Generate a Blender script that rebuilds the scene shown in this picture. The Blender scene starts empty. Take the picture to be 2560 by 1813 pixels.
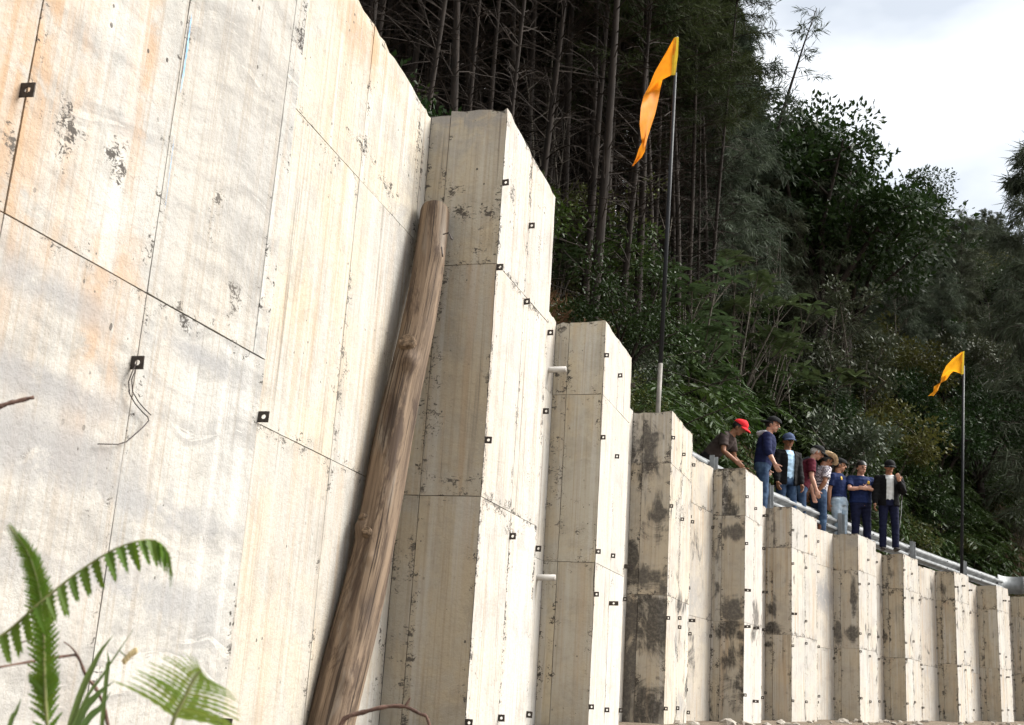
import bpy, bmesh, math, random
import numpy as np
from mathutils import Vector, Matrix, noise

random.seed(7); rng = np.random.default_rng(11)
SC = bpy.context.scene
COL = SC.collection
rad = math.radians

# ---------------------------------------------------------------- camera
S = 1.1                                   # metres per survey unit
CZ = 0.20                                 # eye height above the foot of the wall
FPX = 3016.0                              # focal length in photograph pixels (2560 wide)
PITCH = math.atan(818 / 3016); ROLL = math.atan(710 / 11120)
cr, sr = math.cos(ROLL), math.sin(ROLL)
r0 = Vector((1, 0, 0)); u0 = Vector((0, -math.sin(PITCH), math.cos(PITCH)))
fw = Vector((0, math.cos(PITCH), math.sin(PITCH)))
RR = cr * r0 + sr * u0; UU = cr * u0 - sr * r0
cam_d = bpy.data.cameras.new('camera'); cam = bpy.data.objects.new('camera', cam_d); COL.objects.link(cam)
cam.matrix_world = Matrix(((RR.x, UU.x, -fw.x, 0), (RR.y, UU.y, -fw.y, 0), (RR.z, UU.z, -fw.z, CZ), (0, 0, 0, 1)))
cam_d.sensor_fit = 'HORIZONTAL'; cam_d.sensor_width = 36; cam_d.lens = 36 * FPX / 2560
cam_d.clip_start = 0.05; cam_d.clip_end = 3000
cam_d.dof.use_dof = True; cam_d.dof.focus_distance = 9.0; cam_d.dof.aperture_fstop = 16.0
SC.camera = cam

# ---------------------------------------------------------------- world, sun, exposure
SUN_AZ, SUN_EL = 84.0, 42.0
W = bpy.data.worlds.new('World'); SC.world = W; W.use_nodes = True
nt = W.node_tree; nt.nodes.clear()
def N(t, typ, **kw):
    n = t.nodes.new(typ)
    for k, v in kw.items(): setattr(n, k, v)
    return n
out = N(nt, 'ShaderNodeOutputWorld'); bg = N(nt, 'ShaderNodeBackground'); bg.inputs[1].default_value = 0.1
sky = N(nt, 'ShaderNodeTexSky'); sky.sky_type = 'NISHITA'; sky.sun_disc = False
sky.sun_elevation = rad(SUN_EL); sky.sun_rotation = rad(SUN_AZ); sky.altitude = 1500; sky.air_density = 1.0; sky.dust_density = 2.0
tc = N(nt, 'ShaderNodeTexCoord')
mp = N(nt, 'ShaderNodeMapping'); mp.inputs['Scale'].default_value = (1, 1, 2.2); mp.inputs['Location'].default_value = (0.35, 0.1, 0.42)
no = N(nt, 'ShaderNodeTexNoise'); no.inputs['Scale'].default_value = 1.7; no.inputs['Detail'].default_value = 6; no.inputs['Roughness'].default_value = .5
cr1 = N(nt, 'ShaderNodeValToRGB'); cr1.color_ramp.elements[0].position = .32; cr1.color_ramp.elements[1].position = .53
cr1.color_ramp.elements[0].color = (2.7, 2.9, 3.15, 1); cr1.color_ramp.elements[1].color = (6.6, 6.6, 6.5, 1)
mx = N(nt, 'ShaderNodeMixRGB'); mx.inputs[0].default_value = .88
sunv = (math.sin(rad(SUN_AZ)) * math.cos(rad(SUN_EL)), math.cos(rad(SUN_AZ)) * math.cos(rad(SUN_EL)), math.sin(rad(SUN_EL)))
dt = N(nt, 'ShaderNodeVectorMath', operation='DOT_PRODUCT'); dt.inputs[1].default_value = sunv      # thin cloud scatters forward: brighter towards the sun
mrg = N(nt, 'ShaderNodeMapRange'); mrg.inputs[1].default_value = -1; mrg.inputs[2].default_value = 1; mrg.inputs[3].default_value = .10; mrg.inputs[4].default_value = 1.95
sclv = N(nt, 'ShaderNodeVectorMath', operation='SCALE')
L = nt.links.new
L(tc.outputs['Generated'], mp.inputs[0]); L(mp.outputs[0], no.inputs['Vector']); L(no.outputs['Fac'], cr1.inputs[0])
L(tc.outputs['Generated'], dt.inputs[0]); L(dt.outputs['Value'], mrg.inputs[0]); L(cr1.outputs[0], sclv.inputs[0]); L(mrg.outputs[0], sclv.inputs['Scale'])
L(sky.outputs[0], mx.inputs[1]); L(sclv.outputs[0], mx.inputs[2]); L(mx.outputs[0], bg.inputs[0]); L(bg.outputs[0], out.inputs[0])

sd = bpy.data.lights.new('sun', 'SUN'); sd.energy = 4.4; sd.angle = rad(34); sd.color = (1.0, .97, .92)
sun = bpy.data.objects.new('sun', sd); COL.objects.link(sun)
sdir = Vector((math.sin(rad(SUN_AZ)) * math.cos(rad(SUN_EL)), math.cos(rad(SUN_AZ)) * math.cos(rad(SUN_EL)), math.sin(rad(SUN_EL))))
sun.rotation_euler = sdir.to_track_quat('Z', 'Y').to_euler(); sun.location = (20, 0, 30)
SC.view_settings.view_transform = 'Standard'; SC.view_settings.look = 'None'
SC.view_settings.gamma = 1; SC.view_settings.exposure = 0.94
SC.cycles.max_bounces = 6; SC.cycles.diffuse_bounces = 3; SC.cycles.glossy_bounces = 2; SC.cycles.transmission_bounces = 3; SC.cycles.transparent_max_bounces = 4
SC.cycles.sample_clamp_indirect = 3.0; SC.cycles.use_adaptive_sampling = True; SC.cycles.adaptive_threshold = .03

# ---------------------------------------------------------------- pixel helpers (photograph pixels -> directions)
def ray(x, y):
    dx, up = x - 1280, 906.5 - y
    return (fw * FPX + RR * dx + UU * up)
def azel(x, y):
    r = ray(x, y); return math.atan2(r.x, r.y), math.atan2(r.z, math.hypot(r.x, r.y))
def at(x, y, d):
    """point on the pixel's ray at horizontal distance d"""
    r = ray(x, y); k = d / math.hypot(r.x, r.y); return Vector((r.x * k, r.y * k, r.z * k + CZ))
def dirv(a): return Vector((math.sin(a), math.cos(a), 0))

# ---------------------------------------------------------------- object helpers
def tag(o, label=None, cat=None, group=None, kind=None):
    if label: o['label'] = label
    if cat: o['category'] = cat
    if group: o['group'] = group
    if kind: o['kind'] = kind
    return o
def empty(name, loc=(0, 0, 0), rz=0, parent=None):
    o = bpy.data.objects.new(name, None); COL.objects.link(o); o.location = loc; o.rotation_euler = (0, 0, rz); o.empty_display_size = .1
    if parent: o.parent = parent
    return o
def link(name, me, parent=None, loc=None, mat=None):
    o = bpy.data.objects.new(name, me); COL.objects.link(o)
    if parent: o.parent = parent
    if loc is not None: o.location = loc
    if mat and not me.materials: me.materials.append(mat)
    return o
def mesh(name, v, f, mat=None, smooth=False, uv=None):
    me = bpy.data.meshes.new(name); me.from_pydata([tuple(p) for p in v], [], f)
    if mat: me.materials.append(mat)
    if uv is not None:
        l = me.uv_layers.new(name='UVMap')
        vi = np.empty(len(me.loops), np.int32); me.loops.foreach_get('vertex_index', vi)
        l.data.foreach_set('uv', np.asarray(uv, np.float32)[vi].ravel())
    if smooth: me.polygons.foreach_set('use_smooth', [True] * len(me.polygons))
    me.update(); return me
def quads_mesh(name, V, mat, smooth=False, nper=4):
    """V: (n, nper, 3) polygons"""
    n = len(V); me = bpy.data.meshes.new(name)
    me.vertices.add(n * nper); me.vertices.foreach_set('co', np.asarray(V, np.float32).ravel())
    me.loops.add(n * nper); me.loops.foreach_set('vertex_index', np.arange(n * nper, dtype=np.int32))
    me.polygons.add(n); me.polygons.foreach_set('loop_start', np.arange(0, n * nper, nper, dtype=np.int32))
    me.update(calc_edges=True); me.materials.append(mat)
    return me
class MB:
    def __init__(s): s.v = []; s.f = []
    def add(s, v, f):
        b = len(s.v); s.v += [Vector(p) for p in v]; s.f += [[b + i for i in q] for q in f]
    def box(s, a, b):
        x0, y0, z0 = a; x1, y1, z1 = b
        s.add([(x0,y0,z0),(x1,y0,z0),(x1,y1,z0),(x0,y1,z0),(x0,y0,z1),(x1,y0,z1),(x1,y1,z1),(x0,y1,z1)],
              [(0,3,2,1),(4,5,6,7),(0,1,5,4),(1,2,6,5),(2,3,7,6),(3,0,4,7)])
    def tube(s, pts, radii, n=8, caps=True, flat=None, jit=0):
        """tube through pts; radii numbers or (a,b) with a along 'flat' axis"""
        pts = [Vector(p) for p in pts]; base = len(s.v); up = Vector(flat) if flat is not None else None
        prev = None
        for i, p in enumerate(pts):
            t = (pts[min(i + 1, len(pts) - 1)] - pts[max(i - 1, 0)])
            t = t.normalized() if t.length > 1e-9 else Vector((0, 0, 1))
            ref = up if up is not None else (prev if prev is not None else (Vector((1, 0, 0)) if abs(t.x) < .8 else Vector((0, 1, 0))))
            a = ref - t * ref.dot(t)
            if a.length < 1e-5: a = Vector((0, 0, 1)) - t * t.z
            if a.length < 1e-5: a = Vector((0, 1, 0))
            a.normalize(); prev = a; b = t.cross(a)
            r = radii[i] if isinstance(radii, (list, tuple)) else radii
            ra, rb = r if isinstance(r, (list, tuple)) else (r, r)
            for k in range(n):
                th = 2 * math.pi * k / n; j = 1 + (random.uniform(-jit, jit) if jit else 0)
                s.v.append(p + a * (ra * math.cos(th) * j) + b * (rb * math.sin(th) * j))
        for i in range(len(pts) - 1):
            for k in range(n):
                q = base + i * n; s.f.append([q + k, q + (k + 1) % n, q + n + (k + 1) % n, q + n + k])
        if caps:
            s.f.append([base + k for k in range(n)][::-1]); s.f.append([base + (len(pts) - 1) * n + k for k in range(n)])
    def ball(s, c, r, nu=10, nv=7, M=None):
        c = Vector(c); r = Vector(r) if isinstance(r, (tuple, list, Vector)) else Vector((r, r, r))
        vs = []
        for j in range(1, nv):
            ph = math.pi * j / nv
            for i in range(nu):
                th = 2 * math.pi * i / nu
                p = Vector((r.x * math.sin(ph) * math.cos(th), r.y * math.sin(ph) * math.sin(th), r.z * math.cos(ph)))
                vs.append(c + (M @ p if M else p))
        zt = Vector((0, 0, r.z)); vs += [c + (M @ zt if M else zt), c - (M @ zt if M else zt)]
        fs = []
        for j in range(nv - 2):
            for i in range(nu): fs.append([j*nu+i, (j+1)*nu+i, (j+1)*nu+(i+1) % nu, j*nu+(i+1) % nu])
        T = len(vs) - 2
        for i in range(nu):
            fs.append([T, i, (i + 1) % nu]); fs.append([T + 1, (nv-2)*nu+(i+1) % nu, (nv-2)*nu+i])
        s.add(vs, fs)
    def build(s, name, mat, parent=None, smooth=False, loc=None):
        return link(name, mesh(name, s.v, s.f, mat, smooth), parent, loc)

# ---------------------------------------------------------------- materials
class NT:
    """tiny node-graph helper"""
    def __init__(s, name, rough=.8, spec=.3):
        s.m = bpy.data.materials.new(name); s.m.use_nodes = True; s.t = s.m.node_tree
        s.b = s.t.nodes['Principled BSDF']; s.b.inputs['Roughness'].default_value = rough; s.b.inputs['Specular IOR Level'].default_value = spec
    def n(s, typ, **kw): return N(s.t, typ, **kw)
    def l(s, a, b): s.t.links.new(a, b)
    def noise(s, vec, scale, detail=4, rough=.55, dist=0):
        n = s.n('ShaderNodeTexNoise'); n.inputs['Scale'].default_value = scale; n.inputs['Detail'].default_value = detail
        n.inputs['Roughness'].default_value = rough; n.inputs['Distortion'].default_value = dist
        if vec is not None: s.l(vec, n.inputs['Vector'])
        return n.outputs['Fac']
    def map(s, vec, scale=(1, 1, 1), loc=(0, 0, 0)):
        n = s.n('ShaderNodeMapping'); n.inputs['Scale'].default_value = scale; n.inputs['Location'].default_value = loc
        s.l(vec, n.inputs[0]); return n.outputs[0]
    def ramp(s, v, a, b, lo=0, hi=1):
        n = s.n('ShaderNodeMapRange'); n.interpolation_type = 'SMOOTHSTEP'
        n.inputs[1].default_value = a; n.inputs[2].default_value = b; n.inputs[3].default_value = lo; n.inputs[4].default_value = hi
        s.l(v, n.inputs[0]); return n.outputs[0]
    def math(s, op, a, b=None, clamp=False):
        n = s.n('ShaderNodeMath', operation=op); n.use_clamp = clamp
        for i, q in enumerate((a, b)):
            if q is None: continue
            if isinstance(q, (int, float)): n.inputs[i].default_value = q
            else: s.l(q, n.inputs[i])
        return n.outputs[0]
    def mix(s, fac, a, b, mode='MIX'):
        n = s.n('ShaderNodeMixRGB', blend_type=mode)
        for i, q in enumerate((fac, a, b)):
            if isinstance(q, (int, float)): n.inputs[i].default_value = q
            elif isinstance(q, tuple): n.inputs[i].default_value = (*q, 1)
            else: s.l(q, n.inputs[i])
        return n.outputs[0]
    def color(s, c):
        if isinstance(c, tuple): s.b.inputs['Base Color'].default_value = (*c, 1)
        else: s.l(c, s.b.inputs['Base Color'])
    def bump(s, h, strength=.3, dist=.01):
        n = s.n('ShaderNodeBump'); n.inputs['Strength'].default_value = strength; n.inputs['Distance'].default_value = dist
        s.l(h, n.inputs['Height']); s.l(n.outputs[0], s.b.inputs['Normal'])
    def obj(s): return s.n('ShaderNodeTexCoord').outputs['Object']
    def uv(s): return s.n('ShaderNodeTexCoord').outputs['UV']
    def rnd(s): return s.n('ShaderNodeObjectInfo').outputs['Random']

def simple(name, col, rough=.7, spec=.3, var=.15, scale=8, metal=0, bump=0):
    t = NT(name, rough, spec); o = t.obj(); f = t.noise(o, scale, 4)
    t.color(t.mix(t.ramp(f, .3, .7), tuple(c * (1 - var) for c in col), tuple(min(1, c * (1 + var)) for c in col)))
    t.b.inputs['Metallic'].default_value = metal
    if bump: t.bump(t.noise(o, scale * 3, 5), bump, .01)
    return t.m

def concrete(name, cream=(.46, .40, .32), grey=(.40, .39, .37), orange=.35, bands=0., mold=0., honey=.4, spots=()):
    """formed concrete; spots: (u, v, ru, rv, strength, kind) with kind 'h' honeycomb, 'd' dark grime, 'o' rust, 'g' grey"""
    t = NT(name, .88, .18); uv = t.uv(); rn = t.rnd()
    off = t.n('ShaderNodeVectorMath', operation='SCALE'); t.l(rn, off.inputs['Scale']); off.inputs[0].default_value = (37.0, 0.0, 11.0)
    ad = t.n('ShaderNodeVectorMath', operation='ADD'); t.l(uv, ad.inputs[0]); t.l(off.outputs[0], ad.inputs[1]); P = ad.outputs[0]
    at_ = t.n('ShaderNodeAttribute'); at_.attribute_name = 'edge'; edge = at_.outputs['Fac']
    col = t.mix(t.ramp(t.noise(P, 1.6, 5, .65, .6), .40, .60), grey, cream)
    # blotches, large and small
    col = t.mix(t.ramp(t.noise(P, 4.5, 6, .72, .4), .46, .66, 0, .45), col, tuple(c * .62 for c in grey))
    col = t.mix(t.ramp(t.noise(P, 30, 4, .75), .50, .72, 0, .35), col, tuple(c * .60 for c in cream))
    # runs of rust, dirt and lime
    st = t.noise(t.map(P, (15, .5, 1)), 1.0, 4, .66, .35); msk = t.ramp(t.noise(t.map(P, (2.2, .7, 1)), 1.0, 2), .40, .60)
    col = t.mix(t.math('MULTIPLY', t.math('MULTIPLY', t.ramp(st, .48, .66), msk), orange, True), col, (.37, .245, .135))
    st2 = t.noise(t.map(P, (55, .8, 1)), 1.0, 3, .66)
    col = t.mix(t.ramp(st2, .50, .66, 0, .34), col, (.23, .165, .10))
    col = t.mix(t.ramp(t.noise(t.map(P, (9, .35, 1)), 1.0, 4, .6), .53, .68, 0, .40), col, (.52, .51, .485))
    col = t.mix(t.math('MULTIPLY', t.ramp(t.noise(t.map(P, (24, .45, 1)), 1.0, 4, .65), .58, .68), t.ramp(t.noise(t.map(P, (1.6, .9, 1), (5, 3, 0)), 1.0, 3), .46, .60, 0, .62)), col, (.14, .115, .09))
    if bands:
        wv = t.noise(t.map(P, (1.0, 1.0, 1)), .8, 3); w2 = t.n('ShaderNodeCombineXYZ')
        sp = t.n('ShaderNodeSeparateXYZ'); t.l(P, sp.inputs[0]); t.l(t.math('MULTIPLY', sp.outputs[0], .55), w2.inputs[0])
        t.l(t.math('ADD', t.math('MULTIPLY', sp.outputs[1], 5.2), t.math('MULTIPLY', wv, 3.2)), w2.inputs[1])
        bn = t.noise(w2.outputs[0], 1.3, 6, .62); bm = t.ramp(bn, .46, .60)
        eg = t.ramp(bn, .60, .615); bm = t.math('MULTIPLY', bm, t.math('SUBTRACT', 1.0, eg))
        bm = t.math('MULTIPLY', bm, t.ramp(t.noise(P, 11, 6, .65), .34, .6, .15, 1))
        col = t.mix(t.math('MULTIPLY', bm, bands * .6), col, (.19, .185, .178))
        col = t.mix(t.ramp(bn, .590, .65, 0, .08 * bands), col, (.50, .51, .50))
    # bug holes
    vo = t.n('ShaderNodeTexVoronoi'); vo.inputs['Scale'].default_value = 24; t.l(t.map(P, (1, .8, 1)), vo.inputs['Vector'])
    sc = t.n('ShaderNodeSeparateColor'); t.l(vo.outputs['Color'], sc.inputs[0])
    rr = t.math('MULTIPLY', t.ramp(sc.outputs[0], .35, 1.0), .15)
    hole = t.math('LESS_THAN', vo.outputs['Distance'], rr)
    hole = t.math('MULTIPLY', hole, t.ramp(t.noise(P, 2.6, 3), .46, .58))
    # honeycombing: crumbly voids, thick where the mask is high, along panel edges and in patches
    hn = t.math('ADD', t.math('MULTIPLY', t.noise(t.map(P, (1, 1.5, 1)), 34, 4, .75, 1.2), .6), t.math('MULTIPLY', t.noise(P, 11, 4, .6), .4))
    ed = t.math('MULTIPLY', t.ramp(edge, .075, .0), t.ramp(t.noise(P, 3.2, 3, .7), .42, .60))
    hm = t.math('MAXIMUM', t.math('MULTIPLY', t.ramp(t.noise(t.map(P, (1.5, 2.6, 1), (3, 7, 0)), 1.1, 4, .6), .55, .75), honey), t.math('MULTIPLY', ed, 1.25 * min(1, honey * 2)))
    gn = t.math('ADD', t.math('MULTIPLY', t.noise(t.map(uv, (1, .7, 1)), 3.0, 6, .66, 1.2), .72), t.math('MULTIPLY', t.noise(t.map(uv, (14, 1.8, 1)), 1.0, 4, .7), .28)) if (mold or any(q[5] == 'd' for q in spots)) else None
    gm = None; nz = None
    for (u, v, ru, rv, k, kind) in spots:
        d = t.n('ShaderNodeVectorMath', operation='SUBTRACT'); t.l(uv, d.inputs[0]); d.inputs[1].default_value = (u, v, 0)
        e = t.n('ShaderNodeVectorMath', operation='MULTIPLY'); t.l(d.outputs[0], e.inputs[0]); e.inputs[1].default_value = (1 / ru, 1 / rv, 0)
        le = t.n('ShaderNodeVectorMath', operation='LENGTH'); t.l(e.outputs[0], le.inputs[0])
        m = t.math('MULTIPLY', t.ramp(le.outputs['Value'], 1.5 if kind != 'd' else 1.9, .1), k)
        if kind == 'h': hm = t.math('MAXIMUM', hm, m)
        elif kind == 'd': gm = m if gm is None else t.math('MAXIMUM', gm, m)
        else:
            nz = nz or t.noise(uv, 7, 5, .66, .5); m = t.math('MULTIPLY', m, t.ramp(t.math('ADD', nz, t.math('MULTIPLY', m, .25)), .45, .68))
            if kind == 'o': col = t.mix(t.math('MULTIPLY', m, t.ramp(st, .36, .60, .25, 1)), col, (.37, .215, .10))
            else: col = t.mix(m, col, (.22, .22, .225))
    hc = t.ramp(t.math('ADD', hn, t.math('MULTIPLY', hm, .095)), .60, .635)
    hc = t.math('MULTIPLY', hc, t.ramp(hm, .05, .3))
    if mold:
        mm = t.math('MULTIPLY', t.ramp(t.noise(t.map(P, (1.3, .8, 1)), 1.2, 4, .6, .6), .44, .66), mold); gm = mm if gm is None else t.math('MAXIMUM', gm, mm)
    if gm is not None:
        gr = t.ramp(t.math('ADD', gn, t.math('MULTIPLY', gm, .25)), .572, .70); gr = t.math('MULTIPLY', gr, t.ramp(gm, .02, .2))
        gr = t.math('MULTIPLY', gr, t.ramp(t.noise(uv, 26, 4, .75), .36, .58, .78, 1)); col = t.mix(t.math('MULTIPLY', gr, .93), col, (.030, .028, .027))
    dark = t.math('MAXIMUM', hole, hc)
    col = t.mix(t.math('MULTIPLY', dark, .92), col, (.030, .025, .022))
    col = t.mix(t.ramp(rn, 0, 1, 0, .22), col, (.30, .27, .235))
    t.color(col)
    t.bump(t.noise(P, 38, 4, .74), .55, .010)
    return t.m
def leafmat(name, col, rough=.45, spec=.4, trans=.25, var=.35):
    t = NT(name, rough, spec); g = t.n('ShaderNodeNewGeometry'); rn = t.rnd()
    f = t.noise(t.obj(), 3.0, 3); f2 = t.math('ADD', t.math('MULTIPLY', g.outputs['Random Per Island'], .7), t.math('MULTIPLY', f, .3))
    c = t.mix(f2, tuple(x * (1 - var) for x in col), tuple(x * (1 + var * 1.3) for x in col))
    c = t.mix(t.ramp(rn, 0, 1, 0, .45), c, (col[0] * 1.35, col[1] * .95, col[2] * .8))
    t.color(c)
    if trans:
        tr = t.n('ShaderNodeBsdfTranslucent'); t.l(c, tr.inputs[0]); ms = t.n('ShaderNodeMixShader'); ms.inputs[0].default_value = trans
        t.l(t.b.outputs[0], ms.inputs[1]); t.l(tr.outputs[0], ms.inputs[2]); t.l(ms.outputs[0], t.t.nodes['Material Output'].inputs[0])
    return t.m
def bark(name, a, b):
    t = NT(name, .9, .15); o = t.obj(); f = t.noise(t.map(o, (9, 9, 1.6)), 1.5, 6, .65)
    c = t.mix(t.ramp(f, .35, .65), a, b); c = t.mix(t.ramp(t.rnd(), 0, 1, 0, .5), c, tuple(x * .55 for x in b)); t.color(c); t.bump(f, .5, .02); return t.m

# ================================================================ THE RETAINING WALL
AZ = [rad(a) for a in (18, 17.5, 18, 20, 25, 33, 34, 35, 37, 38, 39, 40)]
OPX = [(-223,1750),(1163,1809),(1471,1809),(1659,1805),(1858,1800),(1979,1800),(2151,1800),(2267,1800),(2398,1800),(2505,1800),(2610,1800)]
RPX = [(558,1800),(1315,1809),(1546,1809),(1716,1805),(1903,1800),(2045,1800),(2197,1800),(2305,1800),(2434,1800),(2535,1800),None]
IPX = [None,(947,1809),(1336,1809),(1555,1805),(1773,1800),(1912,1800),(2086,1800),(2212,1800),(2349,1800),(2454,1800),(2540,1800)]
DD = [d * S for d in (2.57, 5.6, 8.3, 10.9, 13.6, 16.3, 18.8, 21.2, 23.6, 26, 28.3)]
TOP = [3.55, 3.36, 3.07, 3.03, 3.03, 3.035, 3.05, 3.06, 3.07, 3.07, 3.08, 3.08]     # top of each buttress at its near corner
TOPR = [3.50, 3.28, 3.05, 3.03, 3.02, 3.03, 3.04, 3.06, 3.07, 3.07, 3.08, 3.08]
BASE = [0.0, 0.0, 0.0, 0.0, .03, .05, .09, .12, .18, .22, .28, .3]
O = []; R = []; I = []
for k in range(11):
    a, _ = azel(*OPX[k]); d = DD[k]; p = dirv(a) * d; O.append(p)
    if RPX[k]:
        a2, _ = azel(*RPX[k]); w = d * math.sin(a2 - a) / math.sin(AZ[k] - a2)
    else: w = .9
    R.append(p + dirv(AZ[k]) * w)
    if IPX[k]:
        a3, _ = azel(*IPX[k]); b = d * math.sin(a - a3) / math.sin(a3 - (AZ[k] - math.pi / 2))
    else: b = .42
    I.append(p + dirv(AZ[k] - math.pi / 2) * b)
O[0] = O[0] - dirv(AZ[0]) * 1.0                    # the nearest buttress runs on past the left edge of the picture
I[0] = O[0] + dirv(AZ[0] - math.pi / 2) * .45
# one more buttress behind the camera's shoulder and one beyond the right edge
O.insert(0, O[0] - dirv(AZ[0]) * 3.6); R.insert(0, O[0] + dirv(AZ[0]) * 1.1); I.insert(0, O[0] + dirv(AZ[0] - math.pi/2) * .45)
AZ.insert(0, AZ[0]); TOP.insert(0, 3.6); TOPR.insert(0, 3.58); BASE.insert(0, 0)
dl = dirv(rad(46))
O.append(O[-1] + dl * 2.7); R.append(O[-1] + dirv(rad(42)) * .9); I.append(O[-1] + dirv(rad(42) - math.pi/2) * .4); AZ[-1] = rad(42)
TOP[-1] = 3.08; NB = len(O)

cream_m = dict(cream=(.62, .55, .44), grey=(.52, .50, .46))
def sp_px(px, py, k, face):
    """pixel -> (u, z) on a face of buttress k (index in the extended list)"""
    if face == 'front': p0, d = O[k], dirv(AZ[k])
    elif face == 'side': p0, d = O[k], dirv(AZ[k] - math.pi / 2)
    else: p0, d = I[k], -dirv(AZ[k - 1])
    a, e = azel(px, py); q = dirv(a)
    # p0 + d*u = q*t
    det = d.x * (-q.y) + q.x * d.y; u = (-p0.x * (-q.y) - q.x * p0.y) / det
    t = ((p0 + d * u).length)
    return u, t * math.tan(e) + CZ
def spots(k, face, L_):
    r = []
    for (px, py, ru, rv, s, kind) in L_:
        u, v = sp_px(px, py, k, face); r.append((u, v, ru, rv, s, kind))
    return r
CM = {}
CM['front1'] = concrete('concrete_grey_poured', (0.410, 0.392, 0.355), (0.365, 0.358, 0.338), .24, 1.0, 0, .25,
    spots(1, 'front', [(160, 320, .09, .10, 1, 'h'), (300, 410, .10, .07, 1, 'h'), (755, 60, .07, .16, 1, 'h'), (590, 745, .07, .10, 1, 'h'), (545, 520, .05, .12, .7, 'h'),
        (370, 120, .10, .5, .6, 'o'), (30, 120, .30, .8, .75, 'o'), (270, 720, .16, .22, .55, 'o'), (245, 960, .14, .28, .45, 'o'), (110, 960, .5, .06, .8, 'g'), (90, 1090, .55, .07, .8, 'g'), (150, 1180, .5, .06, .7, 'g'), (110, 720, .4, .05, .7, 'g'), (480, 880, .4, .04, .6, 'g'), (430, 1290, .4, .05, .6, 'g'), (400, 1500, .5, .08, .6, 'g'), (150, 1430, .4, .05, .5, 'g')]))
CM['bay1'] = concrete('concrete_cream_streaked', (0.450, 0.405, 0.330), (0.405, 0.390, 0.355), .42, 0, 0, .35,
    spots(2, 'bay', [(890, 370, .20, .05, 1, 'h'), (960, 470, .16, .06, 1, 'h'), (1045, 330, .06, .3, .9, 'h'), (835, 960, .08, .25, .8, 'h'), (900, 100, .5, .22, .7, 'o'), (1000, 560, .3, .5, .35, 'g')]))
CM['front2'] = concrete('concrete_pale', (0.484, 0.445, 0.390), (0.437, 0.421, 0.390), .25, 0, 0, .5,
    spots(2, 'front', [(1285, 500, .10, .18, .9, 'h'), (1350, 620, .10, .12, .7, 'h'), (1270, 1315, .25, .05, .8, 'h')]))
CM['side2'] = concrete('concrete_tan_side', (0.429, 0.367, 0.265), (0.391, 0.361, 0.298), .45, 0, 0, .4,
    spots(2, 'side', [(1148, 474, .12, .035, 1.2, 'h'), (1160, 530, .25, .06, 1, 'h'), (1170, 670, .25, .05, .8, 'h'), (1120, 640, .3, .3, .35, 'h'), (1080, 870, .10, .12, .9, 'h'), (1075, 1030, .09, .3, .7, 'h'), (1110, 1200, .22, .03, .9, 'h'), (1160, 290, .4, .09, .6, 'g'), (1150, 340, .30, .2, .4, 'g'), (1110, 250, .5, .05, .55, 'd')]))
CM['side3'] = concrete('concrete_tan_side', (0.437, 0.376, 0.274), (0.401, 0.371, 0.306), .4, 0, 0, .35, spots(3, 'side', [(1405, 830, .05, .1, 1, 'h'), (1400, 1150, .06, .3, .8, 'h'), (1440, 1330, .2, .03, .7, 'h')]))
CM['front3'] = concrete('concrete_pale', (0.499, 0.460, 0.398), (0.452, 0.437, 0.406), .3, 0, 0, .25)
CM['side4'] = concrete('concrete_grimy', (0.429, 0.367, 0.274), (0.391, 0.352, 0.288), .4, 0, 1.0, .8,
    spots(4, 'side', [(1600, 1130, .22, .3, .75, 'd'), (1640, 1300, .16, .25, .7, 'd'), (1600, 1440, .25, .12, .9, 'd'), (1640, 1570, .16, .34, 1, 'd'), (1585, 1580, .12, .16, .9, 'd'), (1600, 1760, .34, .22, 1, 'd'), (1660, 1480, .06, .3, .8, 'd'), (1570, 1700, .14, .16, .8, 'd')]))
CM['front4'] = concrete('concrete_grimy_pale', (0.468, 0.421, 0.343), (0.406, 0.382, 0.343), .6, 0, .3, .9,
    spots(4, 'front', [(1700, 1280, .35, .22, .9, 'h'), (1700, 1510, .3, .10, .7, 'd'), (1690, 1620, .14, .26, .6, 'd'), (1700, 1760, .4, .16, .6, 'g'), (1715, 1720, .2, .24, .6, 'd')]))
CM['bay4'] = concrete('concrete_grimy_pale', (0.429, 0.382, 0.312), (0.367, 0.343, 0.304), .55, 0, .10, .4,
    spots(5, 'bay', [(1750, 1490, .5, .34, .55, 'g'), (1755, 1370, .35, .22, .6, 'd'), (1750, 1670, .3, .26, .55, 'd'), (1748, 1598, .12, .06, .6, 'd')]))
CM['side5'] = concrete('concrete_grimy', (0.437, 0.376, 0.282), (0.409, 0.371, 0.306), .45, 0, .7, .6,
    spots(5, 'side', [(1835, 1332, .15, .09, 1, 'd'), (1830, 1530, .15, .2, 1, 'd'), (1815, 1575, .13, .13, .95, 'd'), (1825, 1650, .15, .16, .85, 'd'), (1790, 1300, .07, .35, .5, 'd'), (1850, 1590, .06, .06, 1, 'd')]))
CM['front5'] = concrete('concrete_pale', (0.499, 0.468, 0.421), (0.452, 0.437, 0.413), .3, 0, .06, .4, spots(5, 'front', [(1890, 1550, .25, .18, .7, 'd'), (1885, 1590, .2, .1, .6, 'd'), (1872, 1270, .2, .3, .4, 'g')]))
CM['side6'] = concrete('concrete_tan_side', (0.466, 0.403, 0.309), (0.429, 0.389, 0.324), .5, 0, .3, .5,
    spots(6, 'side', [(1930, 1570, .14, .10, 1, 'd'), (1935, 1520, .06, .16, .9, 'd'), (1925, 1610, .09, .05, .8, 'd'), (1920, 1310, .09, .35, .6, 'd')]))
CM['bay6'] = concrete('concrete_far', (0.468, 0.421, 0.359), (0.421, 0.398, 0.359), .5, 0, .05, .3, spots(7, 'bay', [(2060, 1490, .7, .3, .8, 'g')]))
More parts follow.
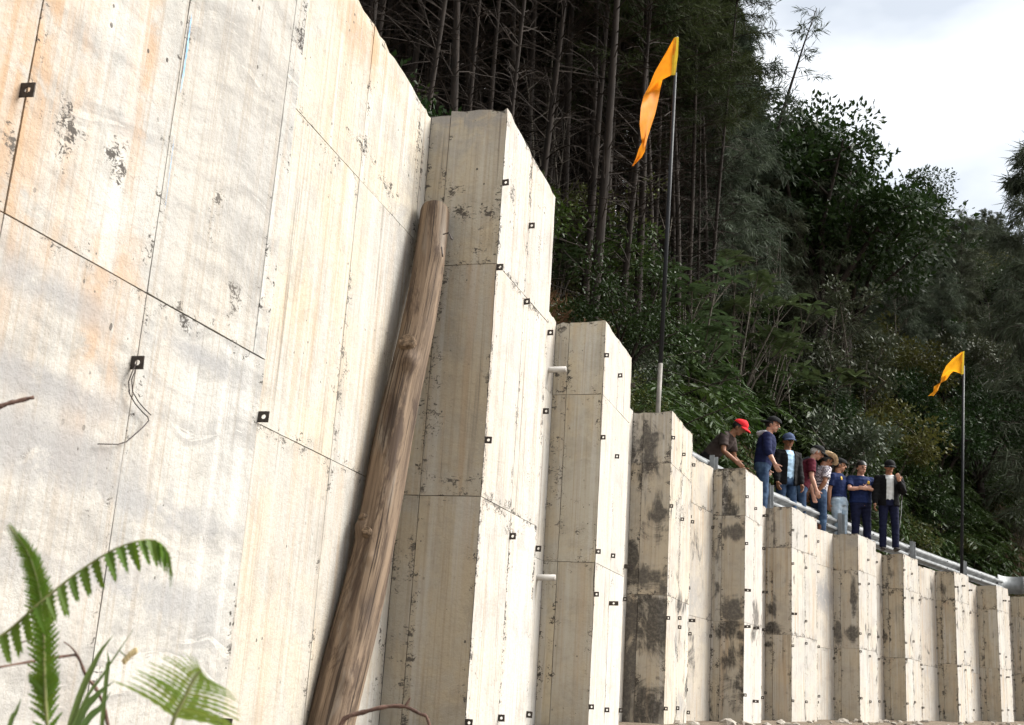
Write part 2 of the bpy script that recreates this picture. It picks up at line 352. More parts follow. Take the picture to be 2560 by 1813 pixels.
CM['side7'] = concrete('concrete_tan_side', (0.447, 0.385, 0.292), (0.419, 0.380, 0.315), .45, 0, .3, .5,
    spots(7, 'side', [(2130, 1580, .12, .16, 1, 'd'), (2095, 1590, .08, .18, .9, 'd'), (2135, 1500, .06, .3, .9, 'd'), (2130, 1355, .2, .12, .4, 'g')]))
CM['front_far'] = concrete('concrete_far_pale', (0.468, 0.429, 0.367), (0.429, 0.413, 0.382), .5, 0, .32, .5)
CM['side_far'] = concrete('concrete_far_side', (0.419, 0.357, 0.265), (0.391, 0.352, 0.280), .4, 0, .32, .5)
CM['bay_far'] = concrete('concrete_far', (0.437, 0.390, 0.328), (0.390, 0.367, 0.335), .5, 0, .32, .5)
M_core = simple('concrete_joint', (.13, .12, .105), .95, .1, .3, 20)
M_steel = simple('rusty_steel', (.040, .032, .027), .6, .4, .4, 60, .3)

def panel(parent, p0, p1, zb, zt0, zt1, mat, ubase, usign, cv0=False, cv1=False, sp=.12, rough_top=0., g0=.002, g1=.002, gb=.002, gt=.002):
    """formed concrete panel from plan point p0 to p1 (outward normal on the right of p0->p1)"""
    d = (p1 - p0); Ln = d.length; d = d / Ln; nrm = Vector((d.y, -d.x, 0)); t = .05
    nx = max(2, int(Ln / sp)); nz = max(2, int((zt0 - zb) / sp)); sd = random.random() * 90
    V = []; UV = []; ED = []
    for j in range(nz + 1):
        for i in range(nx + 1):
            fx, fz = i / nx, j / nz
            s = g0 + (Ln - g0 - g1) * fx; zt = (zt0 + (zt1 - zt0) * s / Ln); z = zb + gb + (zt - zb - gb - gt) * fz
            e = .0016
            if i in (0, nx): s += (noise.noise((sd, z * 9, 1)) * e if not (cv0 and i == 0 or cv1 and i == nx) else abs(noise.noise((sd, z * 14, 2))) ** 2.0 * .022 * (1 if i == 0 else -1))
            if j in (0, nz): z += noise.noise((s * 9, sd, 3)) * e
            if j == nz and rough_top: z -= abs(noise.noise((s * 7, sd, 5))) * rough_top + abs(noise.noise((s * 31, sd, 6))) * rough_top * .6
            q = noise.noise((s * 1.3, z * 1.3, sd)) * .0025
            if j == nz and rough_top: q -= rough_top * .35 * abs(noise.noise((s * 19, sd, 9)))
            V.append(p0 + d * s + nrm * q + Vector((0, 0, z))); UV.append((ubase + usign * s, z)); ED.append(min(fx * Ln, (1 - fx) * Ln, fz * (zt - zb), (1 - fz) * (zt - zb)))
    F = []
    for j in range(nz):
        for i in range(nx):
            a = j * (nx + 1) + i; F.append((a, a + 1, a + nx + 2, a + nx + 1))
    ring = [i for i in range(nx + 1)] + [j * (nx + 1) + nx for j in range(1, nz + 1)] + [nz * (nx + 1) + i for i in range(nx - 1, -1, -1)] + [j * (nx + 1) for j in range(nz - 1, 0, -1)]
    b = len(V)
    for r in ring:
        c = V[r].copy(); s = (c - p0).dot(d)
        if cv0: c += d * (t * max(0, 1 - s / max(Ln * .5, .2)))
        if cv1: c -= d * (t * max(0, 1 - (Ln - s) / max(Ln * .5, .2)))
        V.append(c - nrm * t); UV.append(UV[r]); ED.append(0)
    m = len(ring)
    for i in range(m): F.append((ring[i], b + i, b + (i + 1) % m, ring[(i + 1) % m]))
    me = mesh('concrete_panel', V, F, mat, False, UV); me.attributes.new('edge', 'FLOAT', 'POINT').data.foreach_set('value', ED)
    return link('concrete_panel', me, parent)

def core(name, poly, tops, parent):
    n = len(poly); V = [Vector((p.x, p.y, -.9)) for p in poly] + [Vector((p.x, p.y, z)) for p, z in zip(poly, tops)]
    F = [tuple(range(n, 2 * n))] + [(i, (i + 1) % n, n + (i + 1) % n, n + i) for i in range(n)]
    me = mesh(name, V, F, M_core)
    bm = bmesh.new(); bm.from_mesh(me); bmesh.ops.recalc_face_normals(bm, faces=bm.faces); bm.to_mesh(me); bm.free()
    return link(name, me, parent)

def tab_mesh(lx=.036, h=.036, t=.004, rh=.0078):
    V = []; F = []; n = 16
    sq = []
    for i in range(n):
        th = 2 * math.pi * i / n; c, s_ = math.cos(th), math.sin(th); m = max(abs(c), abs(s_)); sq.append((c / m * lx / 2, s_ / m * h / 2, c * rh, s_ * rh))
    for y in (-t / 2, t / 2):
        for (a, b, c, d_) in sq: V += [(a + lx / 2, y, b), (c + lx / 2, y, d_)]
    for i in range(n):
        j = (i + 1) % n
        F += [(2*i, 2*j, 2*j+1, 2*i+1), (2*n+2*i, 2*n+2*i+1, 2*n+2*j+1, 2*n+2*j), (2*i, 2*n+2*i, 2*n+2*j, 2*j), (2*i+1, 2*j+1, 2*n+2*j+1, 2*n+2*i+1)]
    V += [(-.03, -t/2, -h/2), (0, -t/2, -h/2), (0, -t/2, h/2), (-.03, -t/2, h/2), (-.03, t/2, -h/2), (0, t/2, -h/2), (0, t/2, h/2), (-.03, t/2, h/2)]
    b = 4 * n; F += [(b, b+1, b+2, b+3), (b+7, b+6, b+5, b+4), (b+3, b+2, b+6, b+7), (b+1, b, b+4, b+5)]
    return mesh('tie_tab', V, F, M_steel)
TAB = tab_mesh(); TABL = tab_mesh(.075, .034)
def tab(parent, p, z, az, long=False):
    """flat steel form tie standing out of a joint; az = outward direction"""
    o = link('tie_tab', TABL if long else TAB, parent)
    o.location = (p.x, p.y, z); o.rotation_euler = (random.uniform(-.08, .08), random.uniform(-.06, .06), math.pi / 2 - az + random.uniform(-.12, .12)); return o

wall = tag(empty('retaining_wall', (0, 0, 0)), 'long pale concrete retaining wall with projecting buttresses along the road edge', 'wall')
def lerp(a, b, t): return a + (b - a) * t
TH_W = .34
J1, J2 = 1.16, 2.46
for k in range(NB):
    A = dirv(AZ[k]); B = dirv(AZ[k] - math.pi / 2); nf = -B; ns = -A
    b = (I[k] - O[k]).length; w = (R[k] - O[k]).length; zt, ztr = TOP[k], TOPR[k]; kk = k  # kk 1 = nearest in the picture
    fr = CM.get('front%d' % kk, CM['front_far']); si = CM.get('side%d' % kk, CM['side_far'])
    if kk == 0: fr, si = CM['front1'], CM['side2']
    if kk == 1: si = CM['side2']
    e = .02
    bt = core('buttress', [O[k] + A * e + B * e, R[k] - A * e + B * e, R[k] - A * e + B * (b + TH_W), O[k] + A * e + B * (b + TH_W)], [zt - .02, ztr - .02, ztr - .02, zt - .02], wall)
    sp = .07 if kk in (1, 2) else .12
    j1 = J1 + BASE[k] * .5 + random.uniform(-.03, .03) * (kk > 3); j2 = J2 + BASE[k] * .3 + random.uniform(-.08, .05) * (kk > 3)
    if kk == 1: j1, j2 = 1.175, 2.62
    if kk == 2: j1, j2 = 1.15, 2.42
    rows = [(-.6, j1), (j1, j2), (j2, None)]
    # front: vertical joints
    if kk == 1: cuts = [0, 1.0, 1.0 + w * .0 + .53, w]                       # orange panel off to the left, two grey panels
    else: cuts = [0, w * .5, w]
    if kk == 1: cuts = [0, sp_px(60, 265, 1, 'front')[0], sp_px(352, 837, 1, 'front')[0], sp_px(690, 420, 1, 'front')[0], w]
    for r_, (z0, z1) in enumerate(rows):
        for c in range(len(cuts) - 1):
            if kk == 1 and r_ == 0 and c == 2: continue
            a0, a1 = cuts[c], cuts[c + 1]
            if kk == 1 and r_ == 0 and c == 3: a0 = cuts[2]
            T0 = z1 if z1 else lerp(zt, ztr, a0 / w); T1 = z1 if z1 else lerp(zt, ztr, a1 / w)
            panel(bt, O[k] + A * a0, O[k] + A * a1, z0, T0, T1, fr, a0, 1, cv0=(a0 == 0), cv1=(a1 == w), sp=sp, rough_top=0 if z1 else .035)
    # near side (faces back along the wall)
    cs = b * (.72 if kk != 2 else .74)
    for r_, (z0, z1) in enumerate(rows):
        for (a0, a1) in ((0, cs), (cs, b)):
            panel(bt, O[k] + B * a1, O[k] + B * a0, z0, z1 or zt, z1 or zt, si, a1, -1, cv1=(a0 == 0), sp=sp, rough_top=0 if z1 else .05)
    # far side: plain face
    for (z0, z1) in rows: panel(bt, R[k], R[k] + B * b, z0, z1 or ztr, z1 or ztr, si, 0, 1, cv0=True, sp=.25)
    # form ties
    oa = AZ[k] + math.pi / 2
    if kk == 1:
        for (px, py) in ((52, 226), (328, 907), (652, 1045)):
            u, z = sp_px(px, py, 1, 'front'); tab(bt, O[k] + A * min(u, w - .006), z, oa)
        tab(bt, O[k] + A * (w - .006), .05, oa)
    elif kk == 2:
        for (px, py, u) in ((1266, 470, 0.006), (1250, 677, .006), (1223, 1107, .006), (1177, 1806, .006), (1332, 578, w*.5), (1314, 759, w*.5), (1285, 1346, w*.5), (1258, 1795, w*.5),
                         (1372, 835, w-.006), (1364, 1033, w-.006), (1342, 1373, w-.006), (1319, 1786, w-.006)):
            tab(bt, O[k] + A * u, sp_px(px, py, 2, 'front')[1], oa)
    elif kk >= 3:
        zs = {3: (.07, .95, 1.28, 2.1, 2.75), 4: (.12, .92, 1.0, 2.05, 2.72), 5: (.25, 1.1, 1.55, 2.1, 2.6)}.get(kk, (.32, 1.05, 1.42, 2.2, 2.66))
        for ci, u in enumerate((.006, w * .5, w - .006)):
            for z in zs:
                if random.random() < .16: continue
                tab(bt, O[k] + A * u, z + random.uniform(-.05, .05) + BASE[k] * .6, oa, random.random() < .15)
    # bay between this buttress and the next
    if k + 1 < NB:
        q0 = R[k] + B * b; q1 = I[k + 1]; dd = (q1 - q0); Lb = dd.length; dn = dd / Lb; bn = Vector((dn.y, -dn.x, 0))
        zt0, zt1 = ztr, TOP[k + 1]
        if kk == 1: zt0, zt1 = 3.47, 3.33
        by = core('wall_bay', [q0 - bn * e - dn * .1, q1 - bn * e + dn * .1, q1 - bn * TH_W + dn * .1, q0 - bn * TH_W - dn * .1], [zt0 - .02, zt1 - .02, zt1 - .02, zt0 - .02], wall)
        bm_ = CM.get('bay%d' % kk, CM['bay_far'])
        if kk == 0: bm_ = CM['bay1']
        if kk in (2, 3): bm_ = CM['front3']
        ub = Lb
        cb = [0, .56 * Lb, Lb]
        if kk == 1: cb = [0, Lb - sp_px(880, 450, 2, 'bay')[0], Lb - .10, Lb]
        for (z0, z1) in ((-.6, J1 + .0), (J1 + .0, 2.54 if kk == 1 else J2), (2.54 if kk == 1 else J2, None)):
            for c in range(len(cb) - 1):
                a0, a1 = cb[c], cb[c + 1]
                panel(by, q0 + dn * a0, q0 + dn * a1, z0, z1 or lerp(zt0, zt1, a0 / Lb), z1 or lerp(zt0, zt1, a1 / Lb), bm_, Lb - a0, -1, sp=sp, rough_top=0 if z1 else .03)
        if kk >= 4:
            for u in (cb[1], Lb - .05):
                for z in (.32, 1.0, 1.5, 2.3):
                    if random.random() < .3: continue
                    tab(by, q0 + dn * u, z + random.uniform(-.05, .05) + BASE[k] * .6, math.atan2(bn.x, bn.y))
        if kk in (2, 3, 5):     # weep pipes
            M_pvc = bpy.data.materials.get('white_pvc') or simple('white_pvc', (.42, .40, .37), .5, .3, .1, 12)
            for (px, py) in ({2: ((1400, 851), (1372, 1336))}.get(kk, ())):
                zz = {851: 2.62, 1336: 1.02}[py]; c = q1 - dn * .16
                m = MB(); v0 = c - bn * .03 + Vector((0, 0, zz)); v1 = c + bn * .14 + Vector((0, 0, zz + .004))
                m.tube([v0, v1, v1 - bn * .002, v0], [.0235, .0235, .019, .019], 14, caps=False); m.build('weep_pipe', M_pvc, by, True)
# blue form paint left along the joint of the nearest buttress
M_blue = simple('blue_form_paint', (.16, .36, .62), .7, .2, .5, 30)
A = dirv(AZ[1]); nf = dirv(AZ[1] + math.pi / 2)
def paint_strip(pts, wd):
    V = []; F = []
    P = [sp_px(x, y, 1, 'front') for x, y in pts]
    n = 26
    for i in range(n + 1):
        t = i / n * (len(P) - 1); a = min(int(t), len(P) - 2); f = t - a
        u = lerp(P[a][0], P[a + 1][0], f); z = lerp(P[a][1], P[a + 1][1], f); ww = wd * math.sin(math.pi * min(1, max(.0, i / n))) ** .6 * (.45 + .8 * abs(noise.noise((i * .7, wd * 50, 2))))
        for du in (.004, .004 + ww): V.append(O[1] + A * (u + du) + nf * .0035 + Vector((0, 0, z)))
    for i in range(n): F.append((2*i, 2*i+1, 2*i+3, 2*i+2))
    link('blue_paint_streak', mesh('blue_paint_streak', V, F, M_blue), wall)
paint_strip([(475, 30), (446, 232)], .009); paint_strip([(432, 330), (408, 520)], .003)
# wire hanging from the middle tie of the nearest buttress
M_wire = simple('dark_wire', (.04, .03, .028), .6, .3, .2, 30)
wp = []
for (px, py) in ((329, 907), (318, 930), (310, 955), (312, 985), (325, 1010), (345, 1030), (358, 1043), (360, 1052), (345, 1070), (320, 1090), (305, 1105), (280, 1111), (232, 1110)):
    u, z = sp_px(px, py, 1, 'front'); wp.append(O[1] + A * u + nf * (.012 + .02 * abs(noise.noise((px * .02, 1, 1)))) + Vector((0, 0, z)))
m = MB(); m.tube(wp, .0016, 6)
m.tube([p + nf * .004 + Vector((.004, 0, .006)) for p in wp[1:7]], .0016, 6)
tag(m.build('tie_wire', M_wire, None, True), 'thin dark wire dangling from a tie plate on the nearest buttress', 'wire')
# round form-tie hole near the top of the nearest buttress edge
M_hole = simple('dark_hole', (.03, .025, .02), .9, .1, .2, 30)
u, z = sp_px(750, 339, 2, 'bay'); bd = -dirv(AZ[1]); bp_ = I[2] + bd * u; bn_ = dirv(AZ[1] + math.pi / 2)
link('tie_hole', mesh('tie_hole', [bp_ + bn_ * .006 + bd * (.026 * math.cos(i * .3927)) + Vector((0, 0, z + .022 * math.sin(i * .3927))) for i in range(16)], [tuple(range(16))], M_hole), wall)

# ================================================================ GROUND, ROAD, HILLSIDE
ROADZ = 3.0
wallpts = [(math.atan2(p.x, p.y), p.length) for p in O]
def interp(x, T):
    if x <= T[0][0]: return T[0][1]
    for (a, b), (c, d) in zip(T, T[1:]):
        if x <= c: return b + (d - b) * (x - a) / (c - a)
    return T[-1][1]
Dt = [(-90, 7.5), (-60, 7), (-30, 8.0), (-10, 10.5), (0, 13), (5, 15.6), (8, 19.2), (12, 23.6), (16, 28), (20, 33), (24, 37), (30, 43), (45, 52), (70, 60)]
CAP = [(-90, 9), (0, 9), (8, 9.5), (14, 14), (17, 24), (20, 33), (26, 40), (70, 40)]
SL = [(-90, .72), (5, .70), (12, .68), (16, .76), (20, .80), (70, .80)]
def toe(phi): return interp(math.degrees(phi), Dt)
def hill(x, y):
    phi = math.atan2(x, y); r = math.hypot(x, y); d = math.degrees(phi)
    s = r - toe(phi); c = interp(d, CAP); m = interp(d, SL)
    if s <= 0: return ROADZ - .12 + .02 * s
    h = c * (1 - math.exp(-m * s / c * 1.15)) if c else 0
    k = min(1, s / 4)
    return ROADZ - .1 + h + k * (noise.noise((x * .16, y * .16, 0)) * 1.3 + noise.noise((x * .5, y * .5, 3)) * .45)
t = NT('forest_floor', .95, .1); o_ = t.obj(); f = t.noise(o_, 1.3, 6, .65)
c = t.mix(t.ramp(f, .35, .65), (.030, .022, .015), (.085, .058, .036)); c = t.mix(t.ramp(t.noise(o_, .35, 4), .5, .65, 0, .7), c, (.028, .036, .016)); t.color(c); t.bump(t.noise(o_, 9, 6, .7), .9, .1); M_floor = t.m
t = NT('rubble_earth', .95, .15); o_ = t.obj(); f = t.noise(o_, 6, 6, .65)
c = t.mix(t.ramp(f, .35, .65), (.10, .078, .055), (.20, .16, .12)); t.color(c); t.bump(t.noise(o_, 22, 6, .7), .8, .04); M_earth = t.m
t = NT('road_gravel', .95, .15); o_ = t.obj(); f = t.noise(o_, 9, 6, .65)
t.color(t.mix(t.ramp(f, .35, .65), (.12, .105, .09), (.22, .19, .16))); t.bump(t.noise(o_, 40, 5), .5, .02); M_road = t.m

def polar(name, phis, rfun, zfun, nr, mat, smooth=True):
    V = []; F = []; n = len(phis)
    for j in range(nr + 1):
        for ph in phis:
            r = rfun(ph, j / nr); x, y = math.sin(ph) * r, math.cos(ph) * r; V.append((x, y, zfun(x, y)))
    for j in range(nr):
        for i in range(n - 1): F.append((j*n+i, j*n+i+1, (j+1)*n+i+1, (j+1)*n+i))
    return link(name, mesh(name, V, F, mat, smooth))
phs = [rad(-90 + i * .8) for i in range(int(170 / .8) + 1)]
tag(polar('hillside', phs, lambda p, t: toe(p) - .8 + (170 - toe(p)) * t ** 1.7, hill, 90, M_floor), kind='structure')
# road on top of the fill behind the wall
back = [(math.atan2((p).x, (p).y), 0) for p in I]
LB = [O[k] + dirv(AZ[k] - math.pi / 2) * ((I[k] - O[k]).length + .1) for k in range(NB)]
V = []; F = []
ln = [LB[0] - dirv(AZ[0]) * 6] + LB + [LB[-1] + dirv(rad(60)) * 25, LB[-1] + dirv(rad(75)) * 60]
for i, p in enumerate(ln):
    ph = math.atan2(p.x, p.y); q = Vector((math.sin(ph), math.cos(ph), 0)) * max(toe(ph) + 1.5, p.length + 2.5)
    V += [(p.x, p.y, ROADZ - .03), (q.x, q.y, ROADZ - .06)]
for i in range(len(ln) - 1): F.append((2*i, 2*i+2, 2*i+3, 2*i+1))
tag(link('road', mesh('road', V, F, M_road)), kind='structure')
# ground at the foot of the wall
Wt = []
Apts = [O[0] - dirv(AZ[0]) * 9, O[0] - dirv(AZ[0]) * 3] + O
Wt = [(math.atan2(p.x, p.y), p.length, 0.0) for p in Apts]
def gz(x, y):
    # height from distance to the wall line
    best = 1e9; zb = 0
    P = Vector((x, y, 0))
    for k in range(len(O) - 1):
        a, b = O[k], O[k + 1]; ab = b - a; tt = max(0, min(1, (P - a).dot(ab) / ab.length_squared)); q = a + ab * tt; dd = (P - q).length
        if dd < best: best = dd; zb = lerp(BASE[k], BASE[k + 1], tt); sgn = (ab.x * (y - a.y) - ab.y * (x - a.x))
    if sgn > 0: s = 0
    else: s = best
    drop = .03 * min(s, .8) + max(0, min(s, 3.4) - .8) * .36 + max(0, s - 3.4) * .012
    return zb - .03 - min(drop, 2.2) + noise.noise((x * 1.1, y * 1.1, 0)) * .03 + noise.noise((x * 4, y * 4, 7)) * .02
gr = [0.3, .6, .9, 1.2, 1.6, 2, 2.5, 3, 3.6, 4.3, 5, 5.8, 6.6, 7.5, 8.5, 9.6, 10.8, 12, 13.3, 14.6, 16, 17.5, 19, 20.5, 22, 23.5, 25, 26.5, 28, 30, 32, 36, 42, 50, 65, 90, 140, 250, 500, 900]
gp = [rad(-180 + 2.5 * i) for i in range(145)]
V = [(0, 0, gz(0, 0))]; F = []
for r in gr:
    for ph in gp[:-1]:
        x, y = math.sin(ph) * r, math.cos(ph) * r; V.append((x, y, gz(x, y)))
n = len(gp) - 1
for i in range(n): F.append((0, 1 + (i + 1) % n, 1 + i))
for j in range(len(gr) - 1):
    for i in range(n): F.append((1+j*n+i, 1+j*n+(i+1) % n, 1+(j+1)*n+(i+1) % n, 1+(j+1)*n+i))
tag(link('ground', mesh('ground', V, F, M_earth, True)), kind='structure')

# stones and broken concrete along the foot of the wall
M_stone = simple('grey_rubble', (.30, .27, .23), .9, .2, .3, 6, 0, .4)
stone_me = []
for i in range(6):
    bm = bmesh.new(); bmesh.ops.create_icosphere(bm, subdivisions=1, radius=1)
    for v in bm.verts: v.co *= 1 + noise.noise(v.co * 1.3 + Vector((i * 9, 0, 0))) * .7; v.co.z *= .6
    me = bpy.data.meshes.new('stone'); bm.to_mesh(me); bm.free(); me.materials.append(M_stone); stone_me.append(me)
for i in range(130):
    k = random.choice([4, 5, 6, 7, 8, 9, 10, 11]); tt = random.random(); a = lerp(O[k], O[k + 1], tt) if k + 1 < NB else O[k]
    nf = dirv(AZ[k] + math.pi / 2); p = a + nf * (random.random() ** 1.5 * 1.5 - .05); s = random.choice([.02, .03, .04, .05, .07]) * random.uniform(.7, 1.3)
    o = link('loose_stone', random.choice(stone_me)); o.location = (p.x, p.y, gz(p.x, p.y) + s * .25); o.scale = (s * random.uniform(.8, 1.6), s, s); o.rotation_euler = (random.uniform(-.3, .3), random.uniform(-.3, .3), random.random() * 6)
    tag(o, 'loose stone in the rubble along the foot of the wall', 'stone', 'loose stones at the foot of the wall')

# ================================================================ VEGETATION
M_bark = bark('pine_bark', (.012, .0095, .008), (.036, .028, .023))
M_bark2 = bark('grey_bark', (.05, .042, .034), (.13, .115, .095))
M_twig = simple('dead_twig', (.026, .020, .016), .9, .15, .4, 3)
M_needle = leafmat('pine_needles', (.024, .036, .014), .75, .08, .3)
M_casu = leafmat('casuarina_needles', (.048, .064, .042), .7, .1, .3)
M_leafd = leafmat('dark_glossy_leaf', (.016, .034, .009), .5, .16, .2)
M_leafm = leafmat('green_leaf', (.030, .056, .012), .5, .16, .25)
M_leafo = leafmat('olive_leaf', (.056, .066, .018), .55, .14, .25)
M_leafs = leafmat('silver_leaf', (.042, .056, .032), .55, .2, .2)
M_big = leafmat('broad_pale_leaf', (.058, .092, .038), .28, .7, .12)
M_fernd = leafmat('hill_fern', (.025, .048, .010), .5, .2, .25)
M_dry = leafmat('dry_fern', (.13, .080, .046), .9, .1, .1)
M_drystraw = leafmat('dry_straw', (.16, .125, .08), .85, .15, .1)

def leaves(P, D, Nn, l, w):
    """P,D,Nn (n,3), l,w (n,) -> diamond quads"""
    Sd = np.cross(D, Nn); Sd /= (np.linalg.norm(Sd, axis=1, keepdims=True) + 1e-9); l = l[:, None]; w = w[:, None]
    dn = np.cross(Sd, D)
    return np.stack([P, P + D * l * .45 + Sd * w * .5, P + D * l + dn * l * .08, P + D * l * .45 - Sd * w * .5], 1)
def unit(n, zb=0., zs=1.):
    v = rng.normal(size=(n, 3)); v[:, 2] = v[:, 2] * zs + zb; return v / np.linalg.norm(v, axis=1, keepdims=True)

def pine_meshes(i, H, casu=False):
    random.seed(100 + i); tr = MB(); br = MB()
    bend = random.uniform(-.35, .35), random.uniform(-.35, .35); ph = random.random() * 9
    def tp(t): return Vector((bend[0] * t * t + .10 * math.sin(t * 5 + ph), bend[1] * t * t + .10 * math.sin(t * 4 + ph * 2), H * t))
    rb = random.uniform(.045, .085) * H / 14
    tr.tube([tp(j / 12) - Vector((0, 0, .6 if j == 0 else 0)) for j in range(13)], [rb * (1.15 if j == 0 else 1) * (1 - j / 12 * .93) for j in range(13)], 7)
    P = []; D = []; LL = []
    nb = 150 if not casu else 120
    for b in range(nb):
        t = random.uniform(.06, .995) if not casu else random.uniform(.2, .99)
        live = t > random.uniform(.42, .62) if not casu else t > random.uniform(.15, .35)
        a = random.random() * 2 * math.pi; Lb = (.55 + 2.0 * (1 - t) ** .8) * random.uniform(.55, 1.2) if live else random.uniform(.4, 1.9)
        d = Vector((math.cos(a), math.sin(a), random.uniform(.15, .8) if live else random.uniform(-.1, .7))); d.normalize()
        p = tp(t); pts = [p]
        for j in range(4):
            d = (d + Vector((random.uniform(-.18, .18), random.uniform(-.18, .18), (-.16 if live else random.uniform(-.16, .06))))).normalized(); p = p + d * Lb / 4; pts.append(p)
        br.tube(pts, [.013, .010, .008, .006, .003], 3, caps=False)
        for _ in range(2 if not live else 3):
            j = random.randint(1, 3); q = pts[j]; dd = (pts[j + 1] - pts[j]).normalized() + Vector((random.uniform(-.8, .8), random.uniform(-.8, .8), random.uniform(-.5, .4))); dd.normalize(); lt = Lb * random.uniform(.25, .5)
            q2 = q + dd * lt * .5 + Vector((0, 0, -.02)); q3 = q + dd * lt + Vector((0, 0, -.08)); br.tube([q, q2, q3], [.008, .006, .003], 3, caps=False)
            if live:
                for s_ in range(9): P.append(q.lerp(q3, random.uniform(.2, 1))); D.append(dd)
        if live:
            for s_ in range(16 if not casu else 18):
                j = random.randint(1, 3); f = random.random(); P.append(pts[j].lerp(pts[j + 1], f)); D.append((pts[j + 1] - pts[j]).normalized())
    P = np.repeat(np.array([tuple(p) for p in P]), 3, 0); D = np.repeat(np.array([tuple(p) for p in D]), 3, 0); n = len(P)
    d = D * .5 + rng.normal(size=(n, 3)) * .45 + np.array([0, 0, -.55 if casu else -.25]); d /= np.linalg.norm(d, axis=1, keepdims=True)
    P = P + rng.normal(size=(n, 3)) * .035
    Q = leaves(P, d, unit(n), rng.uniform(.14, .34, n) * (1.15 if casu else 1), rng.uniform(.014, .030, n))
    return (mesh('trunk', tr.v, tr.f, M_bark, True), mesh('branches', br.v, br.f, M_twig), quads_mesh('crown', Q, M_casu if casu else M_needle))

def broad_meshes(i, H, spread, nleaf, ll, lm, barkm, lean=(0, 0), lobes=9, tall=1.0):
    random.seed(300 + i); tr = MB(); tips = []
    th = H * random.uniform(.30, .45)
    base = Vector((0, 0, -.3)); mid = Vector((lean[0] * .4, lean[1] * .4, th * .55)); top = Vector((lean[0], lean[1], th))
    r0_ = .028 * H ** .9
    tr.tube([base, mid, top], [r0_ * 1.2, r0_, r0_ * .8], 8)
    for b in range(lobes):
        a = 2 * math.pi * b / lobes + random.uniform(-.4, .4); el = random.uniform(.15, 1.0); out_ = spread * random.uniform(.45, 1.0) * math.cos(el * .8)
        end = top + Vector((math.cos(a) * out_, math.sin(a) * out_, (H - th) * (.15 + .85 * el) * tall))
        m1 = top.lerp(end, .4) + Vector((random.uniform(-.1, .1), random.uniform(-.1, .1), .12)) * spread
        tr.tube([top - Vector((0, 0, .2)), m1, end], [r0_ * .5, r0_ * .32, r0_ * .1], 6, caps=False)
        for s_ in range(5):
            q = m1.lerp(end, random.uniform(.3, 1)); e2 = q + Vector((random.uniform(-1, 1), random.uniform(-1, 1), random.uniform(-.3, .8))) * spread * .36
            tr.tube([q, q.lerp(e2, .5) + Vector((0, 0, .05)), e2], [r0_ * .16, r0_ * .1, r0_ * .04], 4, caps=False); tips.append((e2, spread * random.uniform(.16, .30)))
        tips.append((end, spread * random.uniform(.22, .36)))
    n = nleaf; C = np.array([tuple(t_[0]) for t_ in tips]); Rr = np.array([t_[1] for t_ in tips]); ix = rng.integers(0, len(C), n)
    u = unit(n); rad_ = rng.uniform(.25, 1.0, n) ** .6
    P = C[ix] + u * (Rr[ix] * rad_)[:, None] * np.array([1, 1, .75])
    d = u * .7 + rng.normal(size=(n, 3)) * .5 + np.array([0, 0, -.1]); d /= np.linalg.norm(d, axis=1, keepdims=True)
    Q = leaves(P, d, unit(n, 1.2), rng.uniform(.7, 1.3, n) * ll, rng.uniform(.4, .6, n) * ll)
    return (mesh('trunk', tr.v, tr.f, barkm, True), quads_mesh('crown', Q, lm))

def put(name, meshes, names, loc, rz, sc, tilt=(0, 0)):
    e = empty(name, loc, rz); e.rotation_euler = (tilt[0], tilt[1], rz); e.scale = (sc, sc, sc) if not isinstance(sc, tuple) else sc
    for me, nm in zip(meshes, names):
        c_ = link(nm, me, e)
        if nm == 'branches': c_['kind'] = 'stuff'
    return e

SKY = sorted((math.degrees(azel(x, y)[0]), math.degrees(azel(x, y)[1])) for x, y in ((1750, -150), (1830, 40), (1880, 190), (1950, 220), (2050, 230), (2100, 400), (2160, 500), (2250, 480), (2330, 530), (2400, 535), (2480, 525), (2560, 580), (2800, 600)))
PINES = [pine_meshes(i, h) for i, h in enumerate((15, 17, 14, 16, 18, 15.5))]
CASU = [pine_meshes(10 + i, h, True) for i, h in enumerate((9, 11, 10, 8.5))]
random.seed(21)
def ground_at(phi_deg, r):
    ph = rad(phi_deg); x, y = math.sin(ph) * r, math.cos(ph) * r; return Vector((x, y, hill(x, y)))
pl = []; tries = 0
while len(pl) < 260 and tries < 5000:
    tries += 1
    d = random.uniform(-16, 9.6); r = interp(d, Dt) + 3.2 + random.random() ** 1.3 * (27 if d < 7 else 20)
    p = ground_at(d, r)
    if any((p - q).length < .85 for q in pl): continue
    pl.append(p)
for p in pl:
    e = put('pine_tree', random.choice(PINES), ('trunk', 'branches', 'crown'), p, random.random() * 6.28, (lambda q, z: (q, q, z))(random.uniform(.5, 1.05), random.uniform(.75, 1.12)), (random.gauss(0, .035), random.gauss(0, .035)))
    tag(e, 'slender dark pine of the dense stand on the hillside behind the wall', 'tree', 'pines of the dense hillside stand')
pl2 = []; tries = 0
while len(pl2) < 150 and tries < 4000:
    tries += 1
    d = random.uniform(8.8, 32); r = interp(d, Dt) + 7 + random.random() * (46 if d > 19 else 30)
    p = ground_at(d, r)
    if any((p - q).length < 1.7 for q in pl2): continue
    pl2.append(p)
